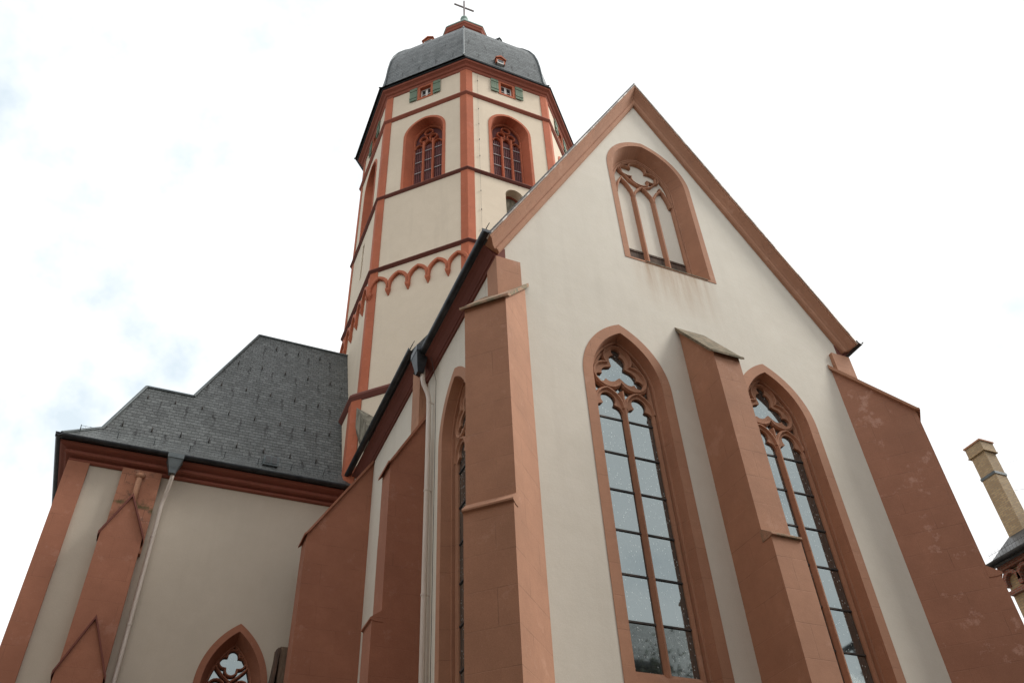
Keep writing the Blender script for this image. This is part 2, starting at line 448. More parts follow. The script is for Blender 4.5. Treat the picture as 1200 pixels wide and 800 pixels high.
def cusps(mb, fr, cx, cz, r, th, spread, w_, d0_, d1_, small=.5, cnt=3):
    """mini arcs inside a lobe whose meeting points make the inward cusps"""
    rr = r*small
    path = []
    for k in range(cnt):
        a = th + spread*(k-(cnt-1)/2)
        path += arcp(cx+(r-rr)*math.cos(R(a)), cz+(r-rr)*math.sin(R(a)), rr, a-spread*.93, a+spread*.93, 7)
    bar2d(mb, fr, path, w_, d0_, d1_)

# ------------------------------------------------------------------ ground
def sheet_obj(name, pts, mat, z):
    mb = MB(); mb.face([(x, y, z) for x, y in pts])
    o = mb.build(name, mat); o['kind'] = 'structure'; return o
sheet_obj('ground', [(-900, -900), (900, -900), (900, 900), (-900, 900)], 'cobbles', 0)
mb = MB(); mb.box(3.2, 27, 8.6, 12.0, .0, .12)
o = mb.build('pavement', 'pavement'); o['kind'] = 'structure'

# ------------------------------------------------------------------ CHOIR
GX = 10.55; XL = 5.51; XR = 15.59; GY = 12.
ZE = 16.05; ZA = 25.1
choir = thing('church_choir', (GX, GY, 0), 'white gabled church choir with red sandstone buttresses and tall pointed windows, nearest the camera', 'church')
fg = Fr((0, GY, 0), (1, 0))
fl = Fr((XL, 0, 0), (0, -1))

TALL = dict(hw=1.11, z0=4.2, zs=13.15, rise=1.72)
GW = dict(cx=10.49, hw=1.39, z0=17.45, zs=21.35, rise=1.70)
def tall_outline(cx, delta=0, dz=0): return arch(cx, TALL['hw'], TALL['z0'], TALL['zs'], TALL['rise'], 16, delta, dz)

def stone_frame(mb, fr, outl, inl, tr, depth, back):
    P = fr.P
    lo = [[P(u, v, .02) for u, v in outl], [P(u, v, -.012) for u, v in outl], [P(u, v, -.012) for u, v in inl],
          [P(u, v, depth-.05) for u, v in tr[0]], [P(u, v, depth-.05) for u, v in tr[1]], [P(u, v, back) for u, v in tr[1]]]
    mb.loft(lo, True)

def tall_window(fr, cx, parent, label):
    mb = MB()
    o0 = tall_outline(cx); o1 = tall_outline(cx, .24, .1); t0 = tall_outline(cx, .29, .25); t1 = tall_outline(cx, .34, .30)
    stone_frame(mb, fr, o0, o1, [t0, t1], .27, .50)
    fo = mb.build('window', 'sandstone', parent, label)
    # tracery
    D0, D1 = .26, .44
    t = MB()
    ring = tall_outline(cx, .375, .3)
    bar2d(t, fr, ring[1:]+ring[:1], .10, D0+.03, D1)          # inner ring bar along jambs and arch
    # the big three-lobed figure
    tc_ = (cx, 13.70)
    dist, r = .36, .355
    lob = foil(tc_[0], tc_[1], 3, r, dist, 90)
    bar2d(t, fr, lob, .10, D0, D1, True)
    # pierced plate inside it: every lobe is cusped into three small bays
    hole = []
    half = [(.10, -.173), (.17, -.182), (.26, -.205), (.345, -.20), (.415, -.165), (.45, -.115), (.462, -.078)]
    lobe = half + [(.565+.118*math.cos(R(q)), .118*math.sin(R(q))) for q in range(-135, 136, 18)] + [(x_, -y_) for x_, y_ in reversed(half)][:-1]
    for th in (90, 210, 330):
        ca, sa = math.cos(R(th)), math.sin(R(th))
        hole += [(tc_[0]+x_*ca-y_*sa, tc_[1]+x_*sa+y_*ca) for x_, y_ in lobe]
    pl = MB(); pl.sheet(fr, lob, [hole], D1-D0-.075)
    for v in pl.v: t.v.append(v - fr.n*(D0+.055))
    k_ = len(t.v)-len(pl.v)
    for f_ in pl.f: t.f.append(tuple(i+k_ for i in f_))
    # heads of the two lights
    for sgn in (-1, 1):
        lc = cx + sgn*.385; hw = .36; zs = 12.62; rise = .50
        a = arch(lc, hw, zs, zs, rise, 9)[2:]
        bar2d(t, fr, a, .085, D0, D1)
        # pierced head plate: a round bay above two cusps
        outp = [(lc+.355, zs-.24)] + arch(lc, .355, zs, zs, rise-.01, 9)[2:] + [(lc-.355, zs-.24)]
        inp = [(lc-.335, zs-.24)] + arcp(lc-.46, zs-.10, .20, -30, 55, 5)[1:] + [(lc-.335+.15, zs+.075)]
        inp = [(lc-.335, zs-.24), (lc-.325, zs-.10), (lc-.29, zs-.01), (lc-.235, zs+.035), (lc-.17, zs+.05)]
        inn = inp + list(reversed(arcp(lc, zs+.20, .185, -42, 222, 14))) + [(2*lc-x_, z_) for x_, z_ in reversed(inp)]
        pl = MB(); pl.sheet(fr, outp+inn, [], D1-D0-.075)
        k_ = len(t.v)
        for v in pl.v: t.v.append(v - fr.n*(D0+.055))
        for f_ in pl.f: t.f.append(tuple(i+k_ for i in f_))
        # springers between light head and outer arch
        bar2d(t, fr, [(lc+sgn*.02, zs+.50), (lc+sgn*.22, zs+.62), (lc+sgn*.33, zs+.86)], .06, D0+.03, D1)
    t.build('tracery', 'sandstone', fo)
    m = MB(); bar2d(m, fr, [(cx, 4.5), (cx, 12.70), (cx, 13.10)], .13, D0, D1+.02, nose=.25, ch=.09)
    m.build('mullion', 'sandstone', fo)
    s = MB()
    for a, bq, c, d in ((6.62, 6.80, -.02+.20, .44), (6.80, 6.90, .30, .44)):
        s.hexa([fr.P(cx-.77, a, d), fr.P(cx+.77, a, d), fr.P(cx+.77, a, c), fr.P(cx-.77, a, c)],
               [fr.P(cx-.77, bq, d), fr.P(cx+.77, bq, d), fr.P(cx+.77, bq, c+.06), fr.P(cx-.77, bq, c+.06)])
    s.build('sill', 'sandstone', fo)
    g = MB(); g.sheet(fr, tall_outline(cx, .335, .28), [], .015)
    for i in range(len(g.v)): g.v[i] = g.v[i] - fr.n*.375
    g.build('glass', 'church_glass', fo)
    for z in (12.34, 11.43, 10.53, 9.62, 8.70, 7.79):
        q = MB()
        q.hexa([fr.P(cx-.73, z-.017, .374), fr.P(cx+.73, z-.017, .374), fr.P(cx+.73, z-.017, .35), fr.P(cx-.73, z-.017, .35)],
               [fr.P(cx-.73, z+.017, .374), fr.P(cx+.73, z+.017, .374), fr.P(cx+.73, z+.017, .35), fr.P(cx-.73, z+.017, .35)])
        q.build('saddle_bar', 'iron', fo)
    return fo

# gable wall
mb = MB()
W1, W2 = 8.525, 12.60
mb.sheet(fg, [(XL, 0), (XR, 0), (XR, ZE), (GX, ZA), (XL, ZE)],
         [tall_outline(W1), tall_outline(W2), arch(**GW, n=16)], .75)
mb.build('gable_wall', 'plaster_gable', choir)
# dark body behind the walls, so windows do not show daylight through the church
mb = MB(); mb.box(XL+.8, XR-.8, GY+.85, 24.5, .1, 16.)
mb.build('interior', 'dark_void', choir)
mb = MB()
LW = -14.80; LW2 = -19.85
mb.sheet(fl, [(-23.95, 0), (-GY-.76, 0), (-GY-.76, 15.98), (-17.0, 15.98), (-17.0, 16.75), (-23.95, 16.75)], [tall_outline(LW), tall_outline(LW2)], .7)
mb.build('side_wall', 'plaster', choir)
mb = MB(); mb.box(XR-.7, XR, GY+.76, 24, 0, 16.0); mb.build('side_wall', 'plaster', choir)
tall_window(fg, W1, choir, 'tall two-light window left of the middle buttress, whole in view')
tall_window(fg, W2, choir, 'tall two-light window half hidden by the middle buttress')
tall_window(fl, LW, choir, 'tall window seen edge-on in the side wall beside the downpipe')
tall_window(fl, LW2, choir, 'tall window hidden between the side buttresses')

# gable window: three blind lights
mb = MB()
gw = lambda d, dz=0: arch(**GW, n=16, delta=d, dz=dz)
P = fg.P
lo = [[P(u, v, .02) for u, v in gw(0)], [P(u, v, -.012) for u, v in gw(0)], [P(u, v, -.012) for u, v in gw(.17, .06)],
      [P(u, v, .36) for u, v in gw(.37, .24)], [P(u, v, .36) for u, v in gw(.41, .26)], [P(u, v, .66) for u, v in gw(.44, .28)]]
mb.loft(lo, True)
gwin = mb.build('gable_window', 'sandstone', choir, 'blind three-light window high in the gable')
t = MB(); D0, D1 = .35, .52
gcx = GW['cx']-.03
bar2d(t, fg, gw(.44, .26)[1:]+gw(.44, .26)[:1], .09, D0+.02, D1)
# upper four-lobed figure between two curved branches
fc = (gcx, 21.98)
lob = foil(fc[0], fc[1], 4, .222, .30, 90)
bar2d(t, fg, [(fc[0]+(p[0]-fc[0])*1.32, fc[1]+(p[1]-fc[1])*.98) for p in lob], .055, D0+.02, D1, True)
for sgn in (-1, 1):
    bar2d(t, fg, [(gcx+sgn*.33, 20.75), (gcx+sgn*.28, 21.0), (gcx+sgn*.14, 21.22), (gcx, 21.36)], .085, D0, D1)
    bar2d(t, fg, [(gcx+sgn*.33, 20.75), (gcx+sgn*.38, 21.05), (gcx+sgn*.52, 21.32), (gcx+sgn*.70, 21.52)], .085, D0, D1)
    bar2d(t, fg, [(gcx+sgn*.90, 20.80), (gcx+sgn*.85, 21.1), (gcx+sgn*.76, 21.36), (gcx+sgn*.64, 21.58)], .075, D0, D1)
    bar2d(t, fg, [(gcx+sgn*.02, 21.35), (gcx+sgn*.35, 21.55), (gcx+sgn*.58, 21.85), (gcx+sgn*.62, 22.1)], .06, D0+.03, D1)
t.build('tracery', 'sandstone', gwin)
for sgn in (-1, 1):
    m = MB(); bar2d(m, fg, [(gcx+sgn*.33, 17.60), (gcx+sgn*.33, 19.), (gcx+sgn*.33, 20.80)], .14, D0, D1, nose=.3, ch=.10)
    m.build('mullion', 'sandstone', gwin)
g = MB(); g.sheet(fg, [(gcx-.96, 18.46), (gcx+.96, 18.46)] + gw(.43, .5)[2:], [], .05)
for i in range(len(g.v)): g.v[i] = g.v[i] - fg.n*.475
g.build('infill', 'plaster', gwin)
for c in (-1, 0, 1):
    q = MB(); x0, x1 = gcx+c*.66-.27, gcx+c*.66+.27
    q.box(x0, x1, GY+.51, GY+.55, 17.6, 18.5); q.build('vent_slot', 'dark_void', gwin)
    q = MB()
    q.box(x0, x1, GY+.46, GY+.50, 17.6, 18.37); q.box(x0, x1, GY+.44, GY+.50, 18.372, 18.44)
    q.build('vent_grille', 'timber', gwin)
q = MB(); q.box(gcx-.75, gcx+1.16, GY-.022, GY+.3, 17.48, 17.513); q.build('sill', 'mossy_stone', gwin, 'mossy sill edge with a dark stain')

# buttresses --------------------------------------------------------
def slab_block(mb, o, a, u, z, s0, s1, w):
    pass
def butt(parent, base, dirv, width, p_low, p_up, z_off, z_eave, z_top, label, ext=.3, mat='sandstone', cap_mat='sandstone', s_top=0.0):
    """buttress: base = middle of its foot on the wall, dirv = outward direction, lower projection p_low up to z_off, upper p_up to z_eave, sloping cap up to z_top at the wall"""
    d = Vector((dirv[0], dirv[1], 0)).normalized(); a = Vector((0, 0, 1)).cross(d)
    B = Vector((base[0], base[1], 0)); h = width/2
    def pt(s_, t_, z_): return B + d*s_ + a*t_ + Vector((0, 0, z_))
    mb = MB()
    def prof(pr):
        return [[pt(s_, -h, z_) for s_, z_ in pr], [pt(s_, h, z_) for s_, z_ in pr]]
    lo, hi = prof([(-ext, 0), (p_low, 0), (p_low, z_off-.09), (p_up, z_off+.07), (p_up, z_eave), (s_top, z_top), (-ext, z_top)] if s_top > -ext else [(-ext, 0), (p_low, 0), (p_low, z_off-.09), (p_up, z_off+.07), (p_up, z_eave), (s_top, z_top)])
    mb.loft([lo, hi], True, True, True)
    o = mb.build('buttress', mat, parent, label)
    # drip course at the offset
    c = MB(); e = .045
    lo = [pt(s_, -h-e*.25, z_) for s_, z_ in [(p_up-.04, z_off-.135), (p_low-.05, z_off-.135), (p_low+e, z_off-.10), (p_low+e, z_off-.065), (p_up+.012, z_off+.11), (p_up-.04, z_off+.11)]]
    hi = [pt(s_, h+e*.25, z_) for s_, z_ in [(p_up-.04, z_off-.135), (p_low-.05, z_off-.135), (p_low+e, z_off-.10), (p_low+e, z_off-.065), (p_up+.012, z_off+.11), (p_up-.04, z_off+.11)]]
    c.loft([lo, hi], True, True, True); c.build('drip_course', 'capstone' if cap_mat == 'mossy_stone' else mat, o)
    # cap slab, overhanging front and sides, cut square at its upper end
    e = .085; sl = (z_top-z_eave)/(p_up-s_top); th = .085
    ze = z_eave - sl*e
    pr = [(p_up+e, ze), (p_up+e, ze+th*.75), (p_up+e-.04, ze+th*1.05), (s_top, z_top+th*1.2), (s_top, z_top-.02), (p_up-.03, z_eave-.02)]
    c = MB(); c.loft([[pt(s_, -h-e, z_) for s_, z_ in pr], [pt(s_, h+e, z_) for s_, z_ in pr]], True, True, True)
    c.build('cap', cap_mat, o)
    return o
q2 = math.sqrt(.5)
butt(choir, (GX+.02, GY), (0, -1), .68, 1.20, .99, 9.20, 13.80, 15.22, 'slim buttress between the two tall gable windows', .3, 'sandstone', 'mossy_stone')
butt(choir, (XL+.0, GY+.0), (-1, -1), .91, 1.47-.455, 1.33-.455, 9.00, 13.78, 15.30, 'thick diagonal buttress on the left corner of the gable', .60, cap_mat='capstone', s_top=-.50)
butt(choir, (XR, GY), (1, -1), .91, 1.68-.455, 1.49-.455, 9.35, 13.60, 15.40, 'diagonal buttress with pale worn patches on the right corner of the gable', .60, 'sandstone_worn', s_top=-.50)
butt(choir, (XL, 17.2), (-1, 0), .68, 1.10, .90, 9.35, 13.30, 14.85, 'side buttress behind the cream downpipe', .2, 'sandstone_shaded', 'sandstone_shaded')
butt(choir, (XL, 22.45), (-1, 0), .68, 1.80, 1.80, 8.6, 13.95, 16.75, 'wide side buttress next to the transept', .2, 'sandstone_shaded', 'sandstone_shaded')
# upper pilaster of the side buttress, and the corner blocks under the gable feet
mb = MB(); mb.box(XL-.225, XL+.1, 16.885, 17.515, 14.3, 16.8); mb.build('pilaster', 'sandstone', choir)
mb = MB(); mb.box(XL-.08, XL+.52, GY-.11, GY+.45, 14.2, 15.92); mb.build('corner_block', 'sandstone', choir)
mb = MB(); mb.box(XR-.52, XR+.08, GY-.11, GY+.45, 14.2, 15.92); mb.build('corner_block', 'sandstone', choir)

# raking cornice up the gable
def rake(sgn):
    xa, va = GX, 25.86
    xe = GX+sgn*5.36; ve = va-5.36*1.786
    sx, sz = xa-xe, va-ve; ll = math.hypot(sx, sz); nz = abs(sx)/ll      # outward normal of the rake line
    nx = sgn*abs(sz)/ll
    # profile: (offset towards inside, projection)
    prof = [(.0, -.3), (.0, .33), (.045, .33), (.05, .30), (.075, .295), (.10, .255), (.17, .16), (.235, .105), (.265, .095), (.275, .125), (.33, .12), (.375, .08), (.39, .0), (.39, -.3)]
    def end(px, pz, vertical):
        pts = []
        for o_, pr in prof:
            x, z = px-nx*o_, pz-nz*o_
            if vertical:       # mitre on the apex axis: slide along the rake to x = GX
                k = (GX-x)/sx; x += sx*k; z += sz*k
            pts.append((x, GY-pr, z))
        return pts
    mb = MB(); mb.loft([end(xe, ve, False), end(xa, va, True)], True, True, True)
    return mb.build('raking_cornice', 'sandstone', choir), (xe, ve, xa, va, nx, nz, sx, sz)
for sgn in (-1, 1):
    o, (xe, ve, xa, va, nx, nz, sx, sz) = rake(sgn)
    mb = MB()
    def strip(o0, o1, y0, y1):
        q = []
        for px, pz, ap in ((xe, ve, 0), (xa, va, 1)):
            for o_, y in ((o0, y0), (o1, y0), (o1, y1), (o0, y1)):
                x, z = px+nx*o_, pz+nz*o_
                if ap: k = (GX-x)/sx; x += sx*k; z += sz*k
                q.append((x, y, z))
        mb.hexa(q[:4], q[4:])
    strip(.003, .035, GY-.355, GY-.2)
    mb.build('verge_flashing', 'tin_edge', o)
    mb = MB()
    yb = 17.03 if sgn < 0 else 21.6
    strip(.04, .075, GY-.34, yb); strip(-.02, .039, GY-.19, yb)
    mb.build('roof', 'slate_plain', choir)

# the second bay has its eaves a little higher: its roof lies over the main slope
mb = MB()
pr2 = [(5.07, 17.18), (GX-.05, 25.93), (GX-.05, 25.2), (5.55, 17.0), (5.16, 17.135)]
mb.loft([[(x, 17.02, z) for x, z in pr2], [(x, 21.6, z) for x, z in pr2]], True, True, True)
mb.build('roof', 'slate_plain', choir)
# eaves cornice and gutter along the side wall
def eaves(y0, y1, x, z, sgn=-1):
    prof = [(0, 0), (.05, .0), (.07, .05), (.10, .06), (.12, .10), (.14, .12), (.20, .20), (.28, .27), (.34, .30), (.34, .38), (-.2, .38), (-.2, 0)]
    mb = MB(); mb.loft([[(x+sgn*a, y0, z+c) for a, c in prof], [(x+sgn*a, y1, z+c) for a, c in prof]], True, True, True)
    return mb
def gutter_mb(p0, p1, r, n=12):
    """half-round trough with a rolled front edge between two points (level run)"""
    p0, p1 = Vector(p0), Vector(p1); t = (p1-p0).normalized(); a = t.cross(Vector((0, 0, 1)))
    loops = []
    for p in (p0, p1):
        outp = [p + r*math.cos(PI+PI*k/n)*a + Vector((0, 0, r*math.sin(PI+PI*k/n))) for k in range(n+1)]
        inp = [p + (r-.012)*math.cos(PI+PI*k/n)*a + Vector((0, 0, (r-.012)*math.sin(PI+PI*k/n)+.006)) for k in reversed(range(n+1))]
        loops.append(outp+inp)
    mb = MB(); mb.loft(loops, True, True, True)
    return mb
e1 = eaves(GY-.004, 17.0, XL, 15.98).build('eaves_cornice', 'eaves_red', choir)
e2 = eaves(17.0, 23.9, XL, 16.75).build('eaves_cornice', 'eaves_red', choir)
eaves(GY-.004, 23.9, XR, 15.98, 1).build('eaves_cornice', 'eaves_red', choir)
XG = XL-.40
g = gutter_mb((XG, GY-.38, 16.40), (XG, 16.6, 16.40), .105)
g.box(XG-.095, XG+.095, GY-.385, GY-.37, 16.31, 16.395); g.build('gutter', 'zinc_dark', choir)
g = gutter_mb((XG-.05, 17.0, 17.20), (XG-.05, 23.85, 17.20), .105)
g.build('gutter', 'zinc_dark', choir)
g = gutter_mb((XR+.42, GY-.38, 16.40), (XR+.42, 23.8, 16.40), .115); g.build('gutter', 'zinc_dark', choir)
# snow guard at the gutters
for y0, y1, z, x in ((GY-.3, 16.4, 16.52, XG+.06), (17.1, 23.6, 17.34, XG)):
    s = MB()
    for k in range(3): s.tube([(x-.03+.03*k, y0, z+.07+.08*k), (x-.03+.03*k, y1, z+.07+.08*k)], .009, 5)
    y = y0+.02
    while y < y1:
        s.tube([(x-.05, y, z), (x+.05, y, z+.27)], .008, 5); y += .16
    s.build('snow_guard', 'iron', choir)

# hopper and downpipe on the side wall
def hopper_mb(c, wt, wb, dt, db, h):
    mb = MB(); x, y, z = c
    def lp(wx, wy, zz, dx=0): return [(x-wx/2+dx, y-wy/2, zz), (x+wx/2+dx, y-wy/2, zz), (x+wx/2+dx, y+wy/2, zz), (x-wx/2+dx, y+wy/2, zz)]
    mb.loft([lp(wb, db, z), lp(wb*1.25, db*1.2, z+h*.2), lp(wt*.92, dt*.92, z+h*.72), lp(wt, dt, z+h*.76), lp(wt, dt, z+h*.98), lp(wt*.93, dt*.93, z+h)], True, True, True)
    return mb
HY = 16.35
dp = MB()
path = [(5.19, HY, 15.95), (5.19, HY, 15.62), (5.22, HY, 15.48), (5.33, HY, 15.22), (5.37, HY, 15.05), (5.38, HY, 14.7)] + [(5.38, HY, z) for z in (12., 9., 6., 3., .15)]
dp.tube(path, .062, 14)
pipe = dp.build('downpipe', 'pipe_paint', choir, 'cream downpipe under a dark hopper', True)
hopper_mb((5.10, HY, 15.78), .36, .17, .50, .2, .80).build('hopper', 'zinc_dark', pipe)
for z in (14.9, 12.3, 9.7, 7.1, 4.5, 1.9):
    c = MB(); c.tube([(5.38, HY, z-.02), (5.38, HY, z+.02)], .073, 12); c.tube([(5.38, HY, z), (5.53, HY, z)], .014, 6); c.build('pipe_clip', 'pipe_paint', pipe)
mb = MB(); mb.tube([(5.30, HY-.3, 16.2), (5.45, HY-.32, 15.4), (5.47, HY-.28, 14.), (5.47, HY-.28, .2)], .007, 6); mb.build('lightning_conductor', 'iron', choir)

# ------------------------------------------------------------------ TOWER
TX, TY = 10.53, 26.14
TYAW = R(-22.5)
tower = thing('church_tower', (TX, TY, 0), 'octagonal church tower with orange-red corner strips and a curved slate dome under a cross', 'church tower')
C8 = math.cos(PI/8); S8 = math.sin(PI/8)
def cor(k, r, z): a = TYAW+k*PI/4; return Vector((TX+r*math.sin(a), TY-r*math.cos(a), z))
def ffr(k, r):
    a = TYAW+(k+.5)*PI/4; ap = r*C8
    return Fr((TX+ap*math.sin(a), TY-ap*math.cos(a), 0), (math.cos(a), math.sin(a)))
def ring(prof, mb=None, cap=False):
    mb = mb or MB(); mb.loft([[cor(k, r, z) for k in range(8)] for r, z in prof], True, cap, cap); return mb
RW = 5.72; RB = 6.0
BEL = dict(cx=0, hw=1.10, z0=32.02, zs=35.95, rise=1.20)
faces_vis = range(-4, 4)
mb = MB()
hwB = RB*S8; hwW = RW*S8
for k in range(-4, 4):
    mb.sheet(ffr(k, RB), [(-hwB, 0), (hwB, 0), (hwB, 20.5), (-hwB, 20.5)], [], .4)
    holes = [arch(**BEL, n=12), [(-.48, 38.86), (.38, 38.86), (.38, 40.02), (-.48, 40.02)] if k == -1 else [(-.45, 38.86), (.45, 38.86), (.45, 40.02), (-.45, 40.02)]]
    if not -2 <= k <= 1: holes = []
    if k == 0: holes.append(arch(.02, .44, 28.6, 30.92, .46, 8))
    if k == -2: holes.append([(-.14, 28.9), (.16, 28.9), (.16, 31.15), (-.14, 31.15)])
    mb.sheet(ffr(k, RW), [(-hwW, 20.5), (hwW, 20.5), (hwW, 40.3), (-hwW, 40.3)], holes, .55)
mb.build('wall', 'plaster_cream', tower)
mb = MB(); ring([(RW-.75, .1), (RW-.75, 40.2)], mb, True); mb.build('interior', 'dark_void', tower)

def pilaster(k, r, z0, z1, wd=.32, pr=.035):
    mb = MB()
    a1, a2 = ffr(k-1, r), ffr(k, r); h = r*S8
    lo = [a1.P(h-wd, 0, -pr), cor(k, r+pr/C8, 0), a2.P(-h+wd, 0, -pr), a2.P(-h+wd, 0, .1), cor(k, r-.1/C8, 0), a1.P(h-wd, 0, .1)]
    mb.hexa([p+Vector((0, 0, z0)) for p in lo], [p+Vector((0, 0, z1)) for p in lo])
    return mb.build('corner_pilaster', 'tower_stone', tower)
for k in range(8):
    kk = k-4
    pilaster(kk, RB, .0, 20.4, .38, .04)
    pilaster(kk, RW, 20.5, 27.1)
    pilaster(kk, RW, 27.1, 31.85, .315)
    pilaster(kk, RW, 31.85, 37.85, .325)
    pilaster(kk, RW, 37.85, 40.25, .315)
def string(z, r, h=.22, pr=.13, mat='eaves_red'):
    return ring([(r-.1, z-h*.6), (r+.02, z-h*.6), (r+pr*.45, z-h*.45), (r+pr, z-h*.1), (r+pr, z+h*.12), (r+.02, z+h*.5), (r-.1, z+h*.5)]).build('string_course', mat, tower)
string(20.45, RB, .34, .14); string(27.15, RW, .19, .15); string(31.9, RW, .19, .13); string(37.92, RW, .28, .14, 'cornice_red')
# main cornice
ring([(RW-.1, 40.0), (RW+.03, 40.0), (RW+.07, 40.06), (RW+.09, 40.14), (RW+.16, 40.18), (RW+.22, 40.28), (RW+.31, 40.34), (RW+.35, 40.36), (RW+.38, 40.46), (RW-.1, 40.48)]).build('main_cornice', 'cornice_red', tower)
ring([(6.0, 40.465), (6.14, 40.465), (6.17, 40.485), (6.17, 40.525), (6.0, 40.56)]).build('gutter', 'zinc_dark', tower)

# dome with slate courses: uv along each side (its axis leans a little off the shaft)
TX -= .12
prof = [(6.18, 40.56), (5.95, 40.80), (5.85, 41.3), (5.80, 42.1), (5.74, 42.9), (5.64, 43.7), (5.46, 44.5), (5.16, 45.3), (4.74, 46.1), (4.20, 46.95), (3.60, 47.85), (2.95, 48.9), (2.35, 49.9), (1.85, 50.8), (1.55, 51.5)]
mb = MB()
def cumv(pf):
    v = [0]
    for i in range(1, len(pf)): v.append(v[-1]+math.hypot(pf[i][0]-pf[i-1][0], pf[i][1]-pf[i-1][1]))
    return v
cv = cumv(prof)
for k in range(8):
    for i in range(len(prof)-1):
        (ra, za), (rb, zb) = prof[i], prof[i+1]
        mb.face([cor(k, ra, za), cor(k+1, ra, za), cor(k+1, rb, zb), cor(k, rb, zb)],
                [(k*7.3-ra*S8, cv[i]), (k*7.3+ra*S8, cv[i]), (k*7.3+rb*S8, cv[i+1]), (k*7.3-rb*S8, cv[i+1])])
dome = mb.build('dome', 'slate_dome', tower)
for k in range(-2, 3):
    h = MB(); h.tube([cor(k, r+.02, z) for r, z in prof], .045, 6); h.build('hip_flashing', 'zinc_grey', dome)
# little dormers on the dome
def rat(z):
    for i in range(len(prof)-1):
        if prof[i][1] <= z <= prof[i+1][1]:
            f_ = (z-prof[i][1])/(prof[i+1][1]-prof[i][1]); return prof[i][0]+f_*(prof[i+1][0]-prof[i][0])
def dormer(k, u, z, wd=.62, ht=.62, matr='tower_stone'):
    r = rat(z); fr = ffr(k, r+.12); dep = 1.3
    mb = MB()
    pts = [(u-wd/2, z-.05), (u+wd/2, z-.05), (u+wd/2, z+ht*.62), (u-wd/2, z+ht*.62)]
    mb.hexa([fr.P(a, c, 0) for a, c in pts], [fr.P(a, c, dep) for a, c in pts])
    d_ = mb.build('dormer', 'white_paint' if matr == 'tower_stone' else 'zinc_grey', tower)
    q = MB(); e = .08
    pts = [(u-wd/2-e, z+ht*.58), (u, z+ht), (u+wd/2+e, z+ht*.58), (u+wd/2+e, z+ht*.70), (u, z+ht+.14), (u-wd/2-e, z+ht*.70)]
    q.hexa([fr.P(a, c, -.10) for a, c in pts], [fr.P(a, c, dep) for a, c in pts])
    pts = [(u-wd/2, z+ht*.6), (u+wd/2, z+ht*.6), (u, z+ht)]
    q.hexa([fr.P(a, c, -.03) for a, c in pts], [fr.P(a, c, dep) for a, c in pts])
    for s_ in (-1, 1):
        pts = [(u+s_*wd/2-.03, z-.05), (u+s_*wd/2+.03, z-.05), (u+s_*wd/2+.03, z+ht*.6), (u+s_*wd/2-.03, z+ht*.6)]
        q.hexa([fr.P(a, c, -.03) for a, c in pts], [fr.P(a, c, .4) for a, c in pts])
    q.build('dormer_roof', matr, d_)
    q = MB()
    pts = [(u-wd*.3, z+.06), (u+wd*.3, z+.06), (u+wd*.3, z+ht*.5), (u-wd*.3, z+ht*.5)]
    q.hexa([fr.P(a, c, -.012) for a, c in pts], [fr.P(a, c, .05) for a, c in pts]); q.build('dormer_pane', 'pane_dark', d_)
dormer(0, -.22, 41.5, .44, .46); dormer(-1, -.85, 47.75, .6, .5); dormer(1, -1.0, 49.0, .5, .6, 'zinc_grey')
dormer(-3, .2, 42.); dormer(2, .2, 42.); dormer(3, .2, 47.6)

# lantern
LR = 1.40
ring([(LR, 50.3), (LR, 52.2)], None, True).build('lantern', 'tower_stone', tower)
mb = MB()
ring([(LR-.1, 52.0), (LR+.05, 52.0), (LR+.08, 52.12), (LR+.02, 52.2), (LR+.02, 52.38), (LR+.12, 52.44), (LR+.17, 52.6), (LR+.23, 52.68), (LR+.23, 52.86), (LR-.1, 52.9)], mb); mb.build('lantern_cornice', 'cornice_red', tower)
mb = MB(); ring([(LR-.02, 51.62), (LR+.05, 51.62), (LR+.05, 51.74), (LR-.02, 51.74)], mb); mb.build('lantern_moulding', 'cornice_red', tower)
mb = MB(); ring([(LR+.25, 52.86), (LR+.28, 52.9), (LR+.08, 53.35), (LR*.75, 54.0), (.72, 54.8), (.36, 55.5), (.25, 55.9)], mb, True); mb.build('lantern_roof', 'copper_green', tower)
mb = MB()
lp = []
for i in range(9):
    a = -PI/2+PI*i/8; rr = max(.02, .27*math.cos(a)); z = 56.1+.27*math.sin(a)
    lp.append([(TX-.03+rr*math.cos(2*PI*k/14), TY+rr*math.sin(2*PI*k/14), z) for k in range(14)])
mb.loft(lp, True, True, True); mb.build('finial_ball', 'copper_green', tower, None, True)
mb = MB(); cx_ = TX-.03
mb.box(cx_-.05, cx_+.05, TY-.05, TY+.05, 56.3, 58.72); mb.box(cx_-.72, cx_-.0501, TY-.045, TY+.045, 57.74, 57.85); mb.box(cx_+.0501, cx_+.72, TY-.045, TY+.045, 57.74, 57.85)
mb.build('cross', 'cross_metal', tower)
TX += .12

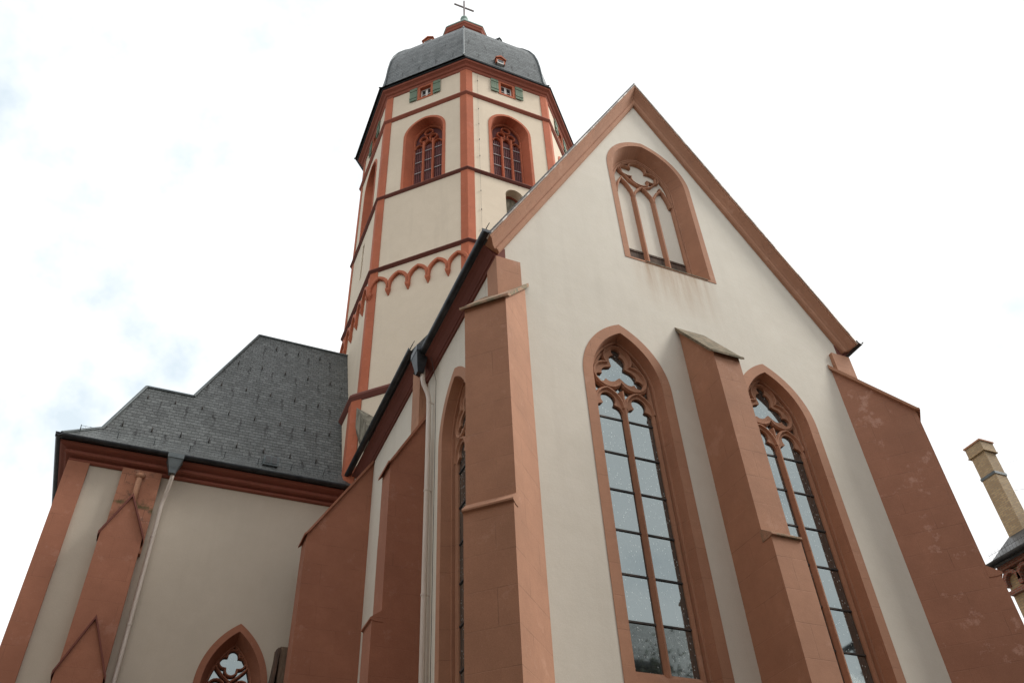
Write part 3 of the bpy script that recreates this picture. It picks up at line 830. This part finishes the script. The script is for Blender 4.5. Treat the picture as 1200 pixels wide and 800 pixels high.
# belfry windows
def belfry(k):
    fr = ffr(k, RW); mb = MB(); A = lambda d, dz=0: arch(**BEL, n=12, delta=d, dz=dz)
    IN = lambda d: arch(0, .78, 32.14, 36.0, .98, 12, d)
    P = fr.P
    mb.loft([[P(u, v, .02) for u, v in A(0)], [P(u, v, -.03) for u, v in A(0)], [P(u, v, -.03) for u, v in A(.13, .04)],
             [P(u, v, .46) for u, v in IN(0)], [P(u, v, .55) for u, v in IN(0)]], True)
    wo = mb.build('belfry_window', 'tower_stone', tower)
    t = MB(); D0, D1 = .40, .54
    bar2d(t, fr, IN(.03)[1:]+IN(.03)[:1], .08, D0, D1)
    for c in (-.25, .25): bar2d(t, fr, [(c, 32.1), (c, 34.), (c, 35.78)], .11, D0-.03, D1)
    for c in (-.49, 0, .49):
        zz = 35.36 if c else 35.50
        bar2d(t, fr, arch(c, .215, zz, zz, .27, 6)[2:], .06, D0, D1)
    for c in (-.26, .26):
        bar2d(t, fr, arcp(c, 35.98, .20, 0, 360, 14)[:-1], .065, D0, D1, True)
    bar2d(t, fr, arcp(0, 36.46, .22, 0, 360, 14)[:-1], .065, D0, D1, True)
    t.build('tracery', 'tower_stone', wo)
    s = MB()
    for c in (-.49, 0, .49):
        for i in range(5):
            x = c-.19+i*.095; top = 35.5
            pts = [(x-.030, 32.1), (x+.030, 32.1), (x+.030, top), (x-.030, top)]
            s.hexa([P(a, c2, .50) for a, c2 in pts], [P(a, c2, .53) for a, c2 in pts])
    s.build('louvre_slats', 'louvre_red', wo)
    s = MB(); s.sheet(fr, IN(.01), [], .02)
    for i in range(len(s.v)): s.v[i] = s.v[i]-fr.n*.56
    s.build('backing', 'louvre_red', wo)
    for c in (-.49, 0, .49):
        for z in (32.75, 33.55, 34.35, 35.1):
            s = MB()
            pts = [(c-.19, z-.02), (c+.19, z-.02), (c+.19, z+.02), (c-.19, z+.02)]
            s.hexa([P(a, c2, .465) for a, c2 in pts], [P(a, c2, .495) for a, c2 in pts])
            s.build('stay_bar', 'bar_grey', wo)
def small_window(k):
    fr = ffr(k, RW); P = fr.P; c = -.05 if k == -1 else 0
    mb = MB(); hw = .43 if k == -1 else .45
    rc = lambda i: [(c-hw+i, 38.86+i), (c+hw-i, 38.86+i), (c+hw-i, 40.02-i), (c-hw+i, 40.02-i)]
    mb.loft([[P(u, v, .02) for u, v in rc(0)], [P(u, v, -.03) for u, v in rc(0)], [P(u, v, -.03) for u, v in rc(.13)], [P(u, v, .25) for u, v in rc(.13)]], True)
    wo = mb.build('small_window', 'tower_stone', tower)
    s = MB(); zA, zB = 38.99, 39.89; xa, xb = c-hw+.13, c+hw-.13
    def bx(x0, x1, z0, z1, d0_, d1_):
        pts = [(x0, z0), (x1, z0), (x1, z1), (x0, z1)]; s.hexa([P(a, q, d0_) for a, q in pts], [P(a, q, d1_) for a, q in pts])
    for x0, x1 in ((xa, c-.005), (c+.005, xb)):
        bx(x0, x0+.05, zA, zB, .14, .19); bx(x1-.05, x1, zA, zB, .14, .19)
        bx(x0+.05, x1-.05, zA, zA+.06, .14, .19); bx(x0+.05, x1-.05, zB-.06, zB, .14, .19); bx(x0+.05, x1-.05, zA+.42, zA+.46, .14, .19)
    s.build('sash', 'white_paint', wo)
    s = MB(); bx(xa, xb, zA, zB, .17, .175); s.build('pane', 'pane_dark', wo)
    for sg in (-1, 1):
        s = MB(); x0 = c+sg*(hw+.02); x1 = x0+sg*.40; x0, x1 = min(x0, x1), max(x0, x1)
        bx(x0, x1, 38.90, 39.98, -.075, -.04)
        for z in (39.1, 39.72): bx(x0, x1, z, z+.07, -.10, -.076)
        for i in range(1, 4): bx(x0+(x1-x0)*i/4-.008, x0+(x1-x0)*i/4+.008, 38.92, 39.96, -.082, -.0755)
        s.build('shutter', 'shutter_green', wo)
for k in range(-2, 2): belfry(k); small_window(k)
# plain openings lower down
fr = ffr(0, RW)
s = MB(); s.loft([[fr.P(u, v, .40) for u, v in arch(.02, .44, 28.6, 30.92, .46, 8)], [fr.P(u, v, .40) for u, v in arch(.02, .44, 28.6, 30.92, .46, 8, .10, .1)], [fr.P(u, v, .5) for u, v in arch(.02, .44, 28.6, 30.92, .46, 8, .10, .1)]], True)
fo = s.build('stair_window', 'cornice_red', tower)
s = MB(); s.sheet(fr, arch(.02, .42, 28.6, 30.92, .45, 8), [], .02)
for i in range(len(s.v)): s.v[i] = s.v[i]-fr.n*.46
s.build('pane', 'grey_stone', fo)
fr = ffr(-2, RW); s = MB(); s.sheet(fr, [(-.14, 28.9), (.16, 28.9), (.16, 31.15), (-.14, 31.15)], [], .03)
for i in range(len(s.v)): s.v[i] = s.v[i]-fr.n*.42
s.build('slit', 'grey_stone', tower)
# round-arched frieze
for k in range(-4, 4):
    fr = ffr(k, RW); t = MB(); hw = hwW; p = 2*hw/5
    for i in range(5):
        c = -hw+p*(i+.5); h = p/2
        pts = [(c-h+.001, 25.72)] + list(reversed(arch(c, h-.02, 25.85, 25.95, .62, 9)[2:])) + [(c+h-.001, 25.72)]
        bar2d(t, fr, pts, .15, -.13, .05, nose=.7, ch=.03)
    for i in range(6):
        c = -hw+p*i
        if i in (0, 5): c += (.05 if i == 0 else -.05)
        t.loft([[fr.P(c-.10, 25.80, .03), fr.P(c-.10, 25.80, -.14), fr.P(c+.10, 25.80, -.14), fr.P(c+.10, 25.80, .03)],
                [fr.P(c-.09, 25.68, .03), fr.P(c-.09, 25.68, -.13), fr.P(c+.09, 25.68, -.13), fr.P(c+.09, 25.68, .03)],
                [fr.P(c-.02, 25.45, .03), fr.P(c-.02, 25.45, -.02), fr.P(c+.02, 25.45, -.02), fr.P(c+.02, 25.45, .03)]], True, True, True)
    t.build('arch_frieze', 'tower_stone', tower)
# lightning conductor down the tower
fr = ffr(0, RW); s = MB()
s.tube([fr.P(-1.60, 39.9, -.03), fr.P(-1.60, 20.6, -.03)], .004, 5)
for i in range(16): z = 39.3-i*1.25; s.tube([fr.P(-1.60, z-.04, -.05), fr.P(-1.60, z+.04, -.05)], .018, 6)
s.build('lightning_conductor', 'iron', tower)
# weathered stone broach at the foot of the octagon
s = MB()
Pa, Lq, Bq, Fq, Rq = (5.08, 23.5, 19.81), (5.09, 23.45, 18.95), (5.26, 23.0, 18.00), (5.36, 22.62, 18.42), (5.95, 22.95, 19.0)
Bk = (6.6, 23.9, 18.0); Bk2 = (5.6, 24.3, 18.0)
s.face([Pa, Lq, Bq, Fq]); s.face([Pa, Fq, Rq]); s.face([Pa, Rq, Bk]); s.face([Lq, Pa, Bk2]); s.face([Pa, Bk, Bk2]); s.face([Bq, Lq, Bk2]); s.face([Fq, Bq, Bk, Rq]); s.face([Bq, Bk2, Bk])
s.build('broach', 'grey_stone', tower, 'weathered grey pointed stone beside the choir gutter')

# ------------------------------------------------------------------ TRANSEPT
WY = 24.0; WX0 = -3.05
trans = thing('church_transept', (1, WY, 0), 'church transept on the left with a steep dark slate roof over a shaded plaster wall', 'church')
ft = Fr((0, WY, 0), (1, 0))
TW = dict(cx=2.52, hw=.97, z0=5.4, zs=10.05, rise=1.80)
mb = MB(); mb.sheet(ft, [(WX0, 0), (4.95, 0), (4.95, 16.1), (WX0, 16.1)], [arch(**TW, n=16)], .7)
fs = Fr((WX0, 0, 0), (0, -1)); mb.sheet(fs, [(-34, 0), (-WY-.001, 0), (-WY-.001, 16.1), (-34, 16.1)], [], .7)
mb.build('wall', 'plaster_yard', trans)
mb = MB(); mb.box(WX0+.75, 4.3, WY+.75, 33, .1, 16.); mb.build('interior', 'dark_void', trans)
# cornice: moulded bands along the front and the left flank, mitred
prof = [(-.2, 0), (.05, 0), (.09, .03), (.10, .08), (.06, .10), (.06, .13), (.20, .15), (.25, .18), (.26, .24), (.22, .27), (.22, .30), (.38, .35), (.43, .38), (.44, .44), (-.2, .44)]
mb = MB(); mb.loft([[(4.95, WY-a, 16.03+c) for a, c in prof], [(WX0-a, WY-a, 16.03+c) for a, c in prof], [(WX0-a, 34, 16.03+c) for a, c in prof]], True, True, True)
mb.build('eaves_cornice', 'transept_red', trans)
GYT = WY-.56; GXT = WX0-.50
g = gutter_mb((4.95, GYT, 16.56), (GXT-.09, GYT, 16.56), .10); g.build('gutter', 'zinc_dark', trans)
g = gutter_mb((GXT, GYT-.10, 16.56), (GXT, 34, 16.56), .10); g.build('gutter', 'zinc_dark', trans)
# roof
e0 = (-3.50, 23.46, 16.60); KX, KY, KZ = -2.60, 24.36, 17.60
mb = MB()
lowL, lowR, hiL, hiR = (-1.785, 25.2, 20.1), (-.25, 25.2, 20.1), (1.58, 27.03, 25.1), (5.6, 27.03, 25.1)
mb.face([e0, (5.6, 23.46, 16.60), (5.6, KY, KZ), (KX, KY, KZ)])
mb.face([(KX, KY, KZ), (5.6, KY, KZ), hiR, hiL, lowR, lowL])
mb.face([(-3.50, 34, 16.6), e0, (KX, KY, KZ), (KX, 34, KZ)])
mb.face([(KX, 34, KZ), (KX, KY, KZ), lowL, (-1.785, 34, 20.1)])
mb.face([(-1.785, 34, 20.1), lowL, lowR, (-.25, 34, 20.1)])
mb.face([(-.25, 34, 20.1), lowR, hiL, (1.58, 34, 25.1)])
mb.face([(1.58, 34, 25.1), hiL, hiR, (5.6, 34, 25.1)])
mb.face([(-3.5, 34, 16.6), (KX, 34, KZ), (-1.785, 34, 20.1), (-.25, 34, 20.1), (1.58, 34, 25.1), (5.6, 34, 25.1), (5.6, 34, 16.6)])
mb.face([(5.6, 23.46, 16.6), (5.6, 34, 16.6), (5.6, 34, 25.1), hiR, (5.6, KY, KZ)])
mb.face([e0, (-3.5, 34, 16.6), (5.6, 34, 16.6), (5.6, 23.46, 16.6)])
roof = mb.build('roof', 'slate', trans)
for nm, pth in (('ridge_flashing', [lowL, lowR]), ('ridge_flashing', [hiL, hiR]), ('hip_flashing', [lowR, hiL]), ('hip_flashing', [e0, (KX, KY, KZ), lowL])):
    h = MB(); h.tube([Vector(p)+Vector((0, 0, .02)) for p in pth], .055, 7); h.build(nm, 'zinc_grey', roof)
# roof hooks on the same grid as their stains
nrm = Vector((0, -(25.1-KZ), 27.03-KY)).normalized()
Tq = Vector((1, 0, 0)); Bq_ = nrm.cross(Tq)
ro = rootloc(trans)
p0 = Vector((0, KY, KZ))
su, sv_ = .88, 1.7
def on_roof(u, v):
    # point on the main slope with the given uv
    base = p0-ro; du = u-base.dot(Tq); dv = v-base.dot(Bq_)
    return p0+Tq*du+Bq_*dv
for j in range(-10, 60):
    for i in range(-12, 20):
        v = j*sv_; u = (i+.5-(.5 if j % 2 else 0))*su
        p = on_roof(u, v)
        if not (KZ+.25 < p.z < 24.9): continue
        xl = KX+(p.z-KZ)*.33 if p.z < 20.1 else -.25+(p.z-20.1)*.366
        if p.x < xl+.25 or p.x > 4.95: continue
        h = MB()
        a = p+nrm*.01; h.tube([a+Bq_*.10, a+nrm*.05, a+nrm*.12-Bq_*.02, a+nrm*.16+Bq_*.05], .012, 6)
        h.box(a.x-.022, a.x+.022, a.y-.02, a.y+.02, a.z, a.z+.12)
        h.build('roof_hook', 'iron', roof)
# snow guard near the eaves
s = MB()
for k in range(3): s.tube([(-3.1, 23.62, 16.92+.085*k), (4.7, 23.62, 16.92+.085*k)], .006, 5)
x = -3.1
while x < 4.7:
    s.tube([(x, 23.62, 16.80), (x, 23.62, 17.12)], .004, 4); x += .13
x = -3.1
while x < 4.7:
    s.tube([(x, 23.62, 17.12), (x, 23.8, 16.97)], .012, 5); x += 1.05
s.build('snow_guard', 'zinc_grey', trans)
# roof vent
s = MB(); s.box(2.30, 2.78, 23.72, 24.15, 17.0, 17.34); v_ = s.build('roof_vent', 'zinc_grey', trans)
for x in (2.36, 2.56):
    s = MB(); s.box(x, x+.16, 23.70, 23.722, 17.06, 17.30); s.build('vent_pane', 'pane_dark', v_)
# corner pilaster (wraps the corner) and gabled buttress
mb = MB(); mb.box(WX0-.10, WX0+.49, WY-.12, WY+.6, 0, 16.03); mb.build('corner_pilaster', 'sandstone_shaded', trans)
mb = MB()
bx0, bx1 = -1.70, -.60; bc = (bx0+bx1)/2
mb.box(bx0+.06, bx1+.06, WY-.22, WY+.2, 13.4, 16.03)
bt = mb.build('buttress', 'sandstone_courses', trans, 'flat buttress with stepped stone gables left of the cream downpipe')
mb = MB(); mb.tube([(bc+.03, WY-.26, 14.7), (bc+.03, WY-.26, 15.72)], .085, 12); mb.tube([(bc+.03, WY-.26, 15.72), (bc+.03, WY-.26, 15.84)], [.09, .15], 12); mb.build('colonnette', 'sandstone', bt, None, True)
def gab(y, z_e, z_a, z0, x0, x1):
    c = (x0+x1)/2; mb = MB()
    pts = [(x0, z0), (x1, z0), (x1, z_e), (c, z_a), (x0, z_e)]
    mb.hexa([(a, y, q) for a, q in pts], [(a, WY+.15, q) for a, q in pts])
    mb.build('gabled_stage', 'sandstone_shaded', bt)
    mb = MB(); e = .05
    for s_ in (0, 1):
        xa, xb = (x0-e, c) if s_ == 0 else (x1+e, c)
        za = z_e-e*(z_a-z_e)/(c-x0)
        lo = [(xa, y-.07, za-.03), (xa, y-.07, za+.08), (xa, WY-.1, za+.08), (xa, WY-.1, za-.03)]
        hi = [(xb, y-.07, z_a-.03), (xb, y-.07, z_a+.08), (xb, WY-.1, z_a+.08), (xb, WY-.1, z_a-.03)]
        mb.hexa(lo, hi)
    mb.build('gable_coping', 'eaves_red', bt)
gab(WY-.50, 13.76, 14.97, 0, bx0, bx1)
gab(WY-.78, 9.82, 11.2, 0, bx0-.02, bx1+.0)
# downpipe with its hopper
HX = -.30
dp = MB(); dp.tube([(HX+.05, GYT, 15.95), (HX+.05, GYT+.02, 15.72), (HX, WY-.25, 15.35), (HX-.04, WY-.14, 15.0)] + [(HX-.05, WY-.14, z) for z in (12, 8, 4, .15)], .058, 12)
pipe = dp.build('downpipe', 'pipe_paint', trans, 'cream downpipe under a grey hopper', True)
hopper_mb((HX+.02, GYT-.05, 15.84), .46, .18, .40, .18, .62).build('hopper', 'zinc_grey', pipe)
for z in (14., 11.4, 8.8, 6.2, 3.6):
    c = MB(); c.tube([(HX-.05, WY-.14, z-.02), (HX-.05, WY-.14, z+.02)], .068, 12); c.tube([(HX-.05, WY-.14, z), (HX-.05, WY+.02, z)], .014, 6); c.build('pipe_clip', 'pipe_paint', pipe)
# transept window
mb = MB(); A = lambda d, dz=0: arch(**TW, n=16, delta=d, dz=dz)
P = ft.P
mb.loft([[P(u, v, .02) for u, v in A(0)], [P(u, v, -.02) for u, v in A(0)], [P(u, v, -.02) for u, v in A(.18, .05)],
         [P(u, v, .42) for u, v in A(.34, .15)], [P(u, v, .6) for u, v in A(.34, .15)]], True)
tw = mb.build('window', 'sandstone_shaded', trans, 'pointed window with a four-lobed tracery head')
t = MB(); D0, D1 = .40, .54; tcx = TW['cx']
bar2d(t, ft, A(.36, .1)[1:]+A(.36, .1)[:1], .08, D0, D1)
lob = foil(tcx, 10.92, 4, .165, .20, 90)
bar2d(t, ft, lob, .07, D0+.03, D1, True)
for sg in (-1, 1):
    bar2d(t, ft, [(tcx, 10.38), (tcx+sg*.2, 10.53), (tcx+sg*.38, 10.72), (tcx+sg*.5, 10.92)], .075, D0, D1)
    bar2d(t, ft, arcp(tcx+sg*.33, 10.22, .22, 0, 360, 16)[:-1], .07, D0+.01, D1, True)
    bar2d(t, ft, arch(tcx+sg*.32, .29, 9.3, 9.6, .38, 8)[2:], .07, D0, D1)
    bar2d(t, ft, [(tcx+sg*.05, 11.3), (tcx+sg*.22, 11.16), (tcx+sg*.36, 11.0)], .05, D0+.03, D1)
t.build('tracery', 'sandstone_shaded', tw)
m = MB(); bar2d(m, ft, [(tcx, 5.5), (tcx, 9.), (tcx, 10.40)], .11, D0, D1); m.build('mullion', 'sandstone_shaded', tw)
g = MB(); g.sheet(ft, A(.33, .1), [], .015)
for i in range(len(g.v)): g.v[i] = g.v[i]-ft.n*.55
g.build('glass', 'church_glass', tw)

# ------------------------------------------------------------------ weathered pier by the side buttress
pier = thing('stone_pier', (3.62, 23., 0), 'narrow weathered stone pier standing between the transept window and the wide buttress', 'stone pier')
mb = MB(); mb.hexa([(3.60, 22.8, 0), (3.86, 22.8, 0), (3.86, 23.95, 0), (3.60, 23.95, 0)], [(3.545, 22.9, 10.9), (3.80, 22.9, 10.9), (3.80, 23.95, 11.15), (3.545, 23.95, 11.15)])
mb.build('shaft', 'brown_stone', pier)
mb = MB(); mb.hexa([(3.30, 22.78, 8.9), (3.40, 22.78, 8.9), (3.40, 23.3, 8.9), (3.30, 23.3, 8.9)], [(3.48, 22.88, 10.86), (3.541, 22.88, 10.86), (3.541, 23.3, 10.95), (3.48, 23.3, 10.95)])
mb.build('edge_board', 'timber', pier)

# ------------------------------------------------------------------ brick house beyond on the right
house = thing('brick_house', (32, 12, 0), 'yellow brick house with a slate roof and tall brick chimney behind the right buttress', 'house')
HXW, HE, HYF = 28.05, 15.0, 19.0
mb = MB(); mb.box(HXW+.3, 44, -2, HYF-.1, 0, HE+.2); mb.build('wall', 'yellow_brick', house)
mb = MB()
y = HYF-.15
mb.box(HXW+.12, HXW+.298, -2, HYF-.12, 14.1, 14.25); mb.box(HXW+.05, HXW+.298, -2, HYF-.12, 14.98, 15.2)
fh = Fr((HXW+.3, 0, 0), (0, -1))
for i in range(24):
    c = -(HYF-.45)+i*.62
    bar2d(mb, fh, [(c-.31, 14.42)]+list(reversed(arch(c, .30, 14.5, 14.55, .34, 6)[2:]))+[(c+.31, 14.42)], .14, -.22, .0, nose=.9, ch=.02)
    mb.box(HXW+.07, HXW+.298, -c-.39, -c-.23, 14.30, 14.46)
mb.build('arch_frieze', 'red_brick', house)
mb = MB()
pr = [(HXW-.16, 15.22), (29.9, 16.80), (31.6, 18.05), (36, 21.2), (40.3, 18.05), (44.3, 15.2)]
mb.loft([[(x, -2.3, z) for x, z in pr], [(x, HYF+.12, z) for x, z in pr]], False)
mb.loft([[(x, -2.3, z-.16) for x, z in pr], [(x, HYF+.12, z-.16) for x, z in pr]], False)
mb.face([(x, HYF+.12, z) for x, z in pr]+[(x, HYF+.12, z-.16) for x, z in reversed(pr)])
mb.face([(x, -2.3, z) for x, z in pr]+[(x, -2.3, z-.16) for x, z in reversed(pr)])
mb.face([(HXW-.16, -2.3, 15.22), (HXW-.16, HYF+.12, 15.22), (HXW-.16, HYF+.12, 15.06), (HXW-.16, -2.3, 15.06)])
hr = mb.build('roof', 'slate_plain', house)
g = gutter_mb((HXW-.22, HYF+.15, 15.28), (HXW-.22, -2.3, 15.28), .12); g.build('gutter', 'zinc_dark', house)
s = MB()
s.tube([(HXW+.1, HYF, 15.70), (HXW+.1, -2, 15.70)], .007, 5)
y = HYF
while y > 8: s.tube([(HXW+.1, y, 15.4), (HXW+.1, y, 15.80)], .006, 4); y -= .15
s.build('snow_guard', 'iron', house)
mb = MB(); cx0, cx1, cy0, cy1 = 30., 30.62, 18.42, 19.1
mb.box(cx0, cx1, cy0, cy1, 16.4, 20.5); ch = mb.build('chimney', 'yellow_brick', house)
mb = MB(); mb.box(cx0-.06, cx1+.06, cy0-.06, cy1+.06, 20.50, 20.93); mb.box(cx0-.09, cx1+.09, cy0-.09, cy1+.09, 20.46, 20.499); mb.build('chimney_cap', 'yellow_brick', ch)
mb = MB(); mb.box(cx0-.10, cx1+.10, cy0-.10, cy1+.10, 20.932, 21.0); mb.build('chimney_coping', 'sandstone', ch)
mb = MB(); mb.box(cx0-.03, cx1+.03, cy0-.03, cy1+.03, 19.38, 19.50); mb.build('chimney_band', 'zinc_grey', ch)
mb = MB(); mb.box(cx0-.05, cx1+.05, cy0-.05, cy1+.05, 16.4, 16.82); mb.build('chimney_flashing', 'zinc_grey', ch)
mb = MB()
mb.tube([(30.62, 18.40, 18.7), (33, 15, 16.95+.8)], .007, 5); mb.tube([(30.62, 18.42, 19.9), (34.5, 14.5, 20.4)], .004, 5)
mb.build('guy_wire', 'iron', ch)
mb = MB(); lo = [(32.6, 16.0, 17.2), (34.4, 16.0, 17.2), (34.4, 17.9, 17.2), (32.6, 17.9, 17.2)]
mb.hexa(lo, [(x, y, 19.3) for x, y, z in lo]); mb.hexa([(32.35, 15.8, 19.3), (34.6, 15.8, 19.3), (34.6, 18.1, 19.3), (32.35, 18.1, 19.3)], [(33.4, 16.4, 20.0), (33.6, 16.4, 20.0), (33.6, 17.4, 20.0), (33.4, 17.4, 20.0)])
mb.build('roof_dormer', 'red_brick', house)

# ------------------------------------------------------------------ houses across the street (seen in the window glass), and unseen houses added to block light
def row_house(loc, wx, dy, he, hr_, label, wmat, rows):
    h = thing('town_house', loc, label, 'house')
    x0, x1 = loc[0]-wx/2, loc[0]+wx/2; y1 = loc[1]; y0 = y1-dy
    fr = Fr((0, y1, 0), (-1, 0))
    holes = []
    nc = int(wx//2.4)
    for r_ in range(rows):
        for c_ in range(nc):
            u = -(x0+(c_+.5)*wx/nc); z = 1.1+r_*3.1
            holes.append([(u-.5, z), (u+.5, z), (u+.5, z+1.7), (u-.5, z+1.7)])
    mb = MB(); mb.sheet(fr, [(-x1, 0), (-x0, 0), (-x0, he), (-x1, he)], holes, .4)
    mb.box(x0, x1, y0, y1-.41, 0, he); mb.build('wall', wmat, h)
    for q in holes:
        m = MB(); a, c = q[0], q[2]
        for u0, u1, v0, v1 in ((a[0], a[0]+.07, a[1], c[1]), (c[0]-.07, c[0], a[1], c[1]), (a[0]+.07, c[0]-.07, a[1], a[1]+.07), (a[0]+.07, c[0]-.07, c[1]-.07, c[1]), ((a[0]+c[0])/2-.04, (a[0]+c[0])/2+.04, a[1]+.07, c[1]-.07)):
            m.hexa([fr.P(u0, v0, .12), fr.P(u1, v0, .12), fr.P(u1, v0, .18), fr.P(u0, v0, .18)], [fr.P(u0, v1, .12), fr.P(u1, v1, .12), fr.P(u1, v1, .18), fr.P(u0, v1, .18)])
        wo = m.build('window', 'white_paint', h)
        m = MB(); m.hexa([fr.P(a[0]+.07, a[1]+.07, .15), fr.P(c[0]-.07, a[1]+.07, .15), fr.P(c[0]-.07, a[1]+.07, .156), fr.P(a[0]+.07, a[1]+.07, .156)],
                         [fr.P(a[0]+.07, c[1]-.07, .15), fr.P(c[0]-.07, c[1]-.07, .15), fr.P(c[0]-.07, c[1]-.07, .156), fr.P(a[0]+.07, c[1]-.07, .156)]); m.build('pane', 'pane_dark', wo)
    mb = MB(); ym = (y0+y1)/2; e = .35
    pts = [(y1+e, he-.05), (ym, hr_), (y0-e, he-.05), (y0-e, he-.25), (y1+e, he-.25)]
    mb.hexa([(x0-.2, a, q) for a, q in pts], [(x1+.2, a, q) for a, q in pts]); mb.build('roof', 'slate_plain', h)
    mb = MB()
    for k in range(2): mb.tube([(x0, y1+.1, he+.35+k*.16), (x1, y1+.1, he+.35+k*.16)], .012, 5)
    x = x0
    while x < x1: mb.tube([(x, y1+.1, he+.1), (x, y1+.1, he+.55)], .012, 4); x += .3
    mb.build('snow_guard', 'iron', h)
    mb = MB(); mb.box(loc[0]+2.6, loc[0]+3.4, ym-.4, ym+.4, he, hr_+1.0); mb.build('chimney', 'red_brick', h)
    return h
row_house((14.5, -4.5, 0), 11, 9, 14.5, 19.6, 'narrow town house with three storeys in red brick across the street', 'red_brick', 3)
row_house((26.0, -4.0, 0), 12, 10, 13.6, 18.5, 'tall town house with red brick front across the street', 'red_brick', 4)

for i, (yy, wx_, he_, hr2, lab, wm) in enumerate((  # tall row out of view, added to keep sky light off the left side
        (-9., 12, 17., 22., 'unseen tall cream town house added at left to block light, near end', 'plaster_cream'),
        (3., 11.6, 18.2, 23.4, 'unseen brick town house added at left to block light, middle', 'red_brick'),
        (14.4, 10.6, 15.6, 20.4, 'unseen grey town house added at left to block light, far end', 'plaster_yard'))):
    h = row_house((-7.5, yy, 0), wx_, 9, he_, hr2, lab, wm, 4)
    h.rotation_euler.z = -PI/2
row_house((2.4, -6.5, 0), 12, 9, 16.2, 21.2, 'unseen town house added at front left to block light', 'plaster_yard', 4)  # also out of view, added to darken the left wing
# a tree across the street, seen only as a reflection
tree = thing('street_tree', (21.5, -2.2, 0), 'dark leafy tree standing before the houses across the street', 'tree')
tr = MB(); tips = []
def limb(p, d, l, r, lev):
    q = p+d*l; mid = p+d*l*.5+Vector((random.uniform(-.08, .08), random.uniform(-.08, .08), 0))*l
    tr.tube([p, mid, q], [r, r*.82, r*.62], 7)
    if lev == 0: tips.append(q); return
    for i in range(3 if lev > 1 else 4):
        nd = (d+Vector((random.uniform(-.75, .75), random.uniform(-.75, .75), random.uniform(-.1, .5)))).normalized()
        limb(q, nd, l*random.uniform(.6, .8), r*.58, lev-1)
limb(Vector((21.5, -2.2, 0)), Vector((0, 0, 1)), 4.6, .26, 4)
tr.build('trunk', 'bark', tree)
lf = MB()
for t_ in tips:
    for i in range(26):
        c = t_+Vector((random.gauss(0, .42), random.gauss(0, .42), random.gauss(0, .38)))
        a = Vector((random.uniform(-1, 1), random.uniform(-1, 1), random.uniform(-.6, .6))).normalized()*.11; bb = a.cross(Vector((random.random(), random.random(), random.random()))).normalized()*.07
        lf.face([c-a, c+bb, c+a, c-bb])
lf.build('crown', 'foliage', tree)
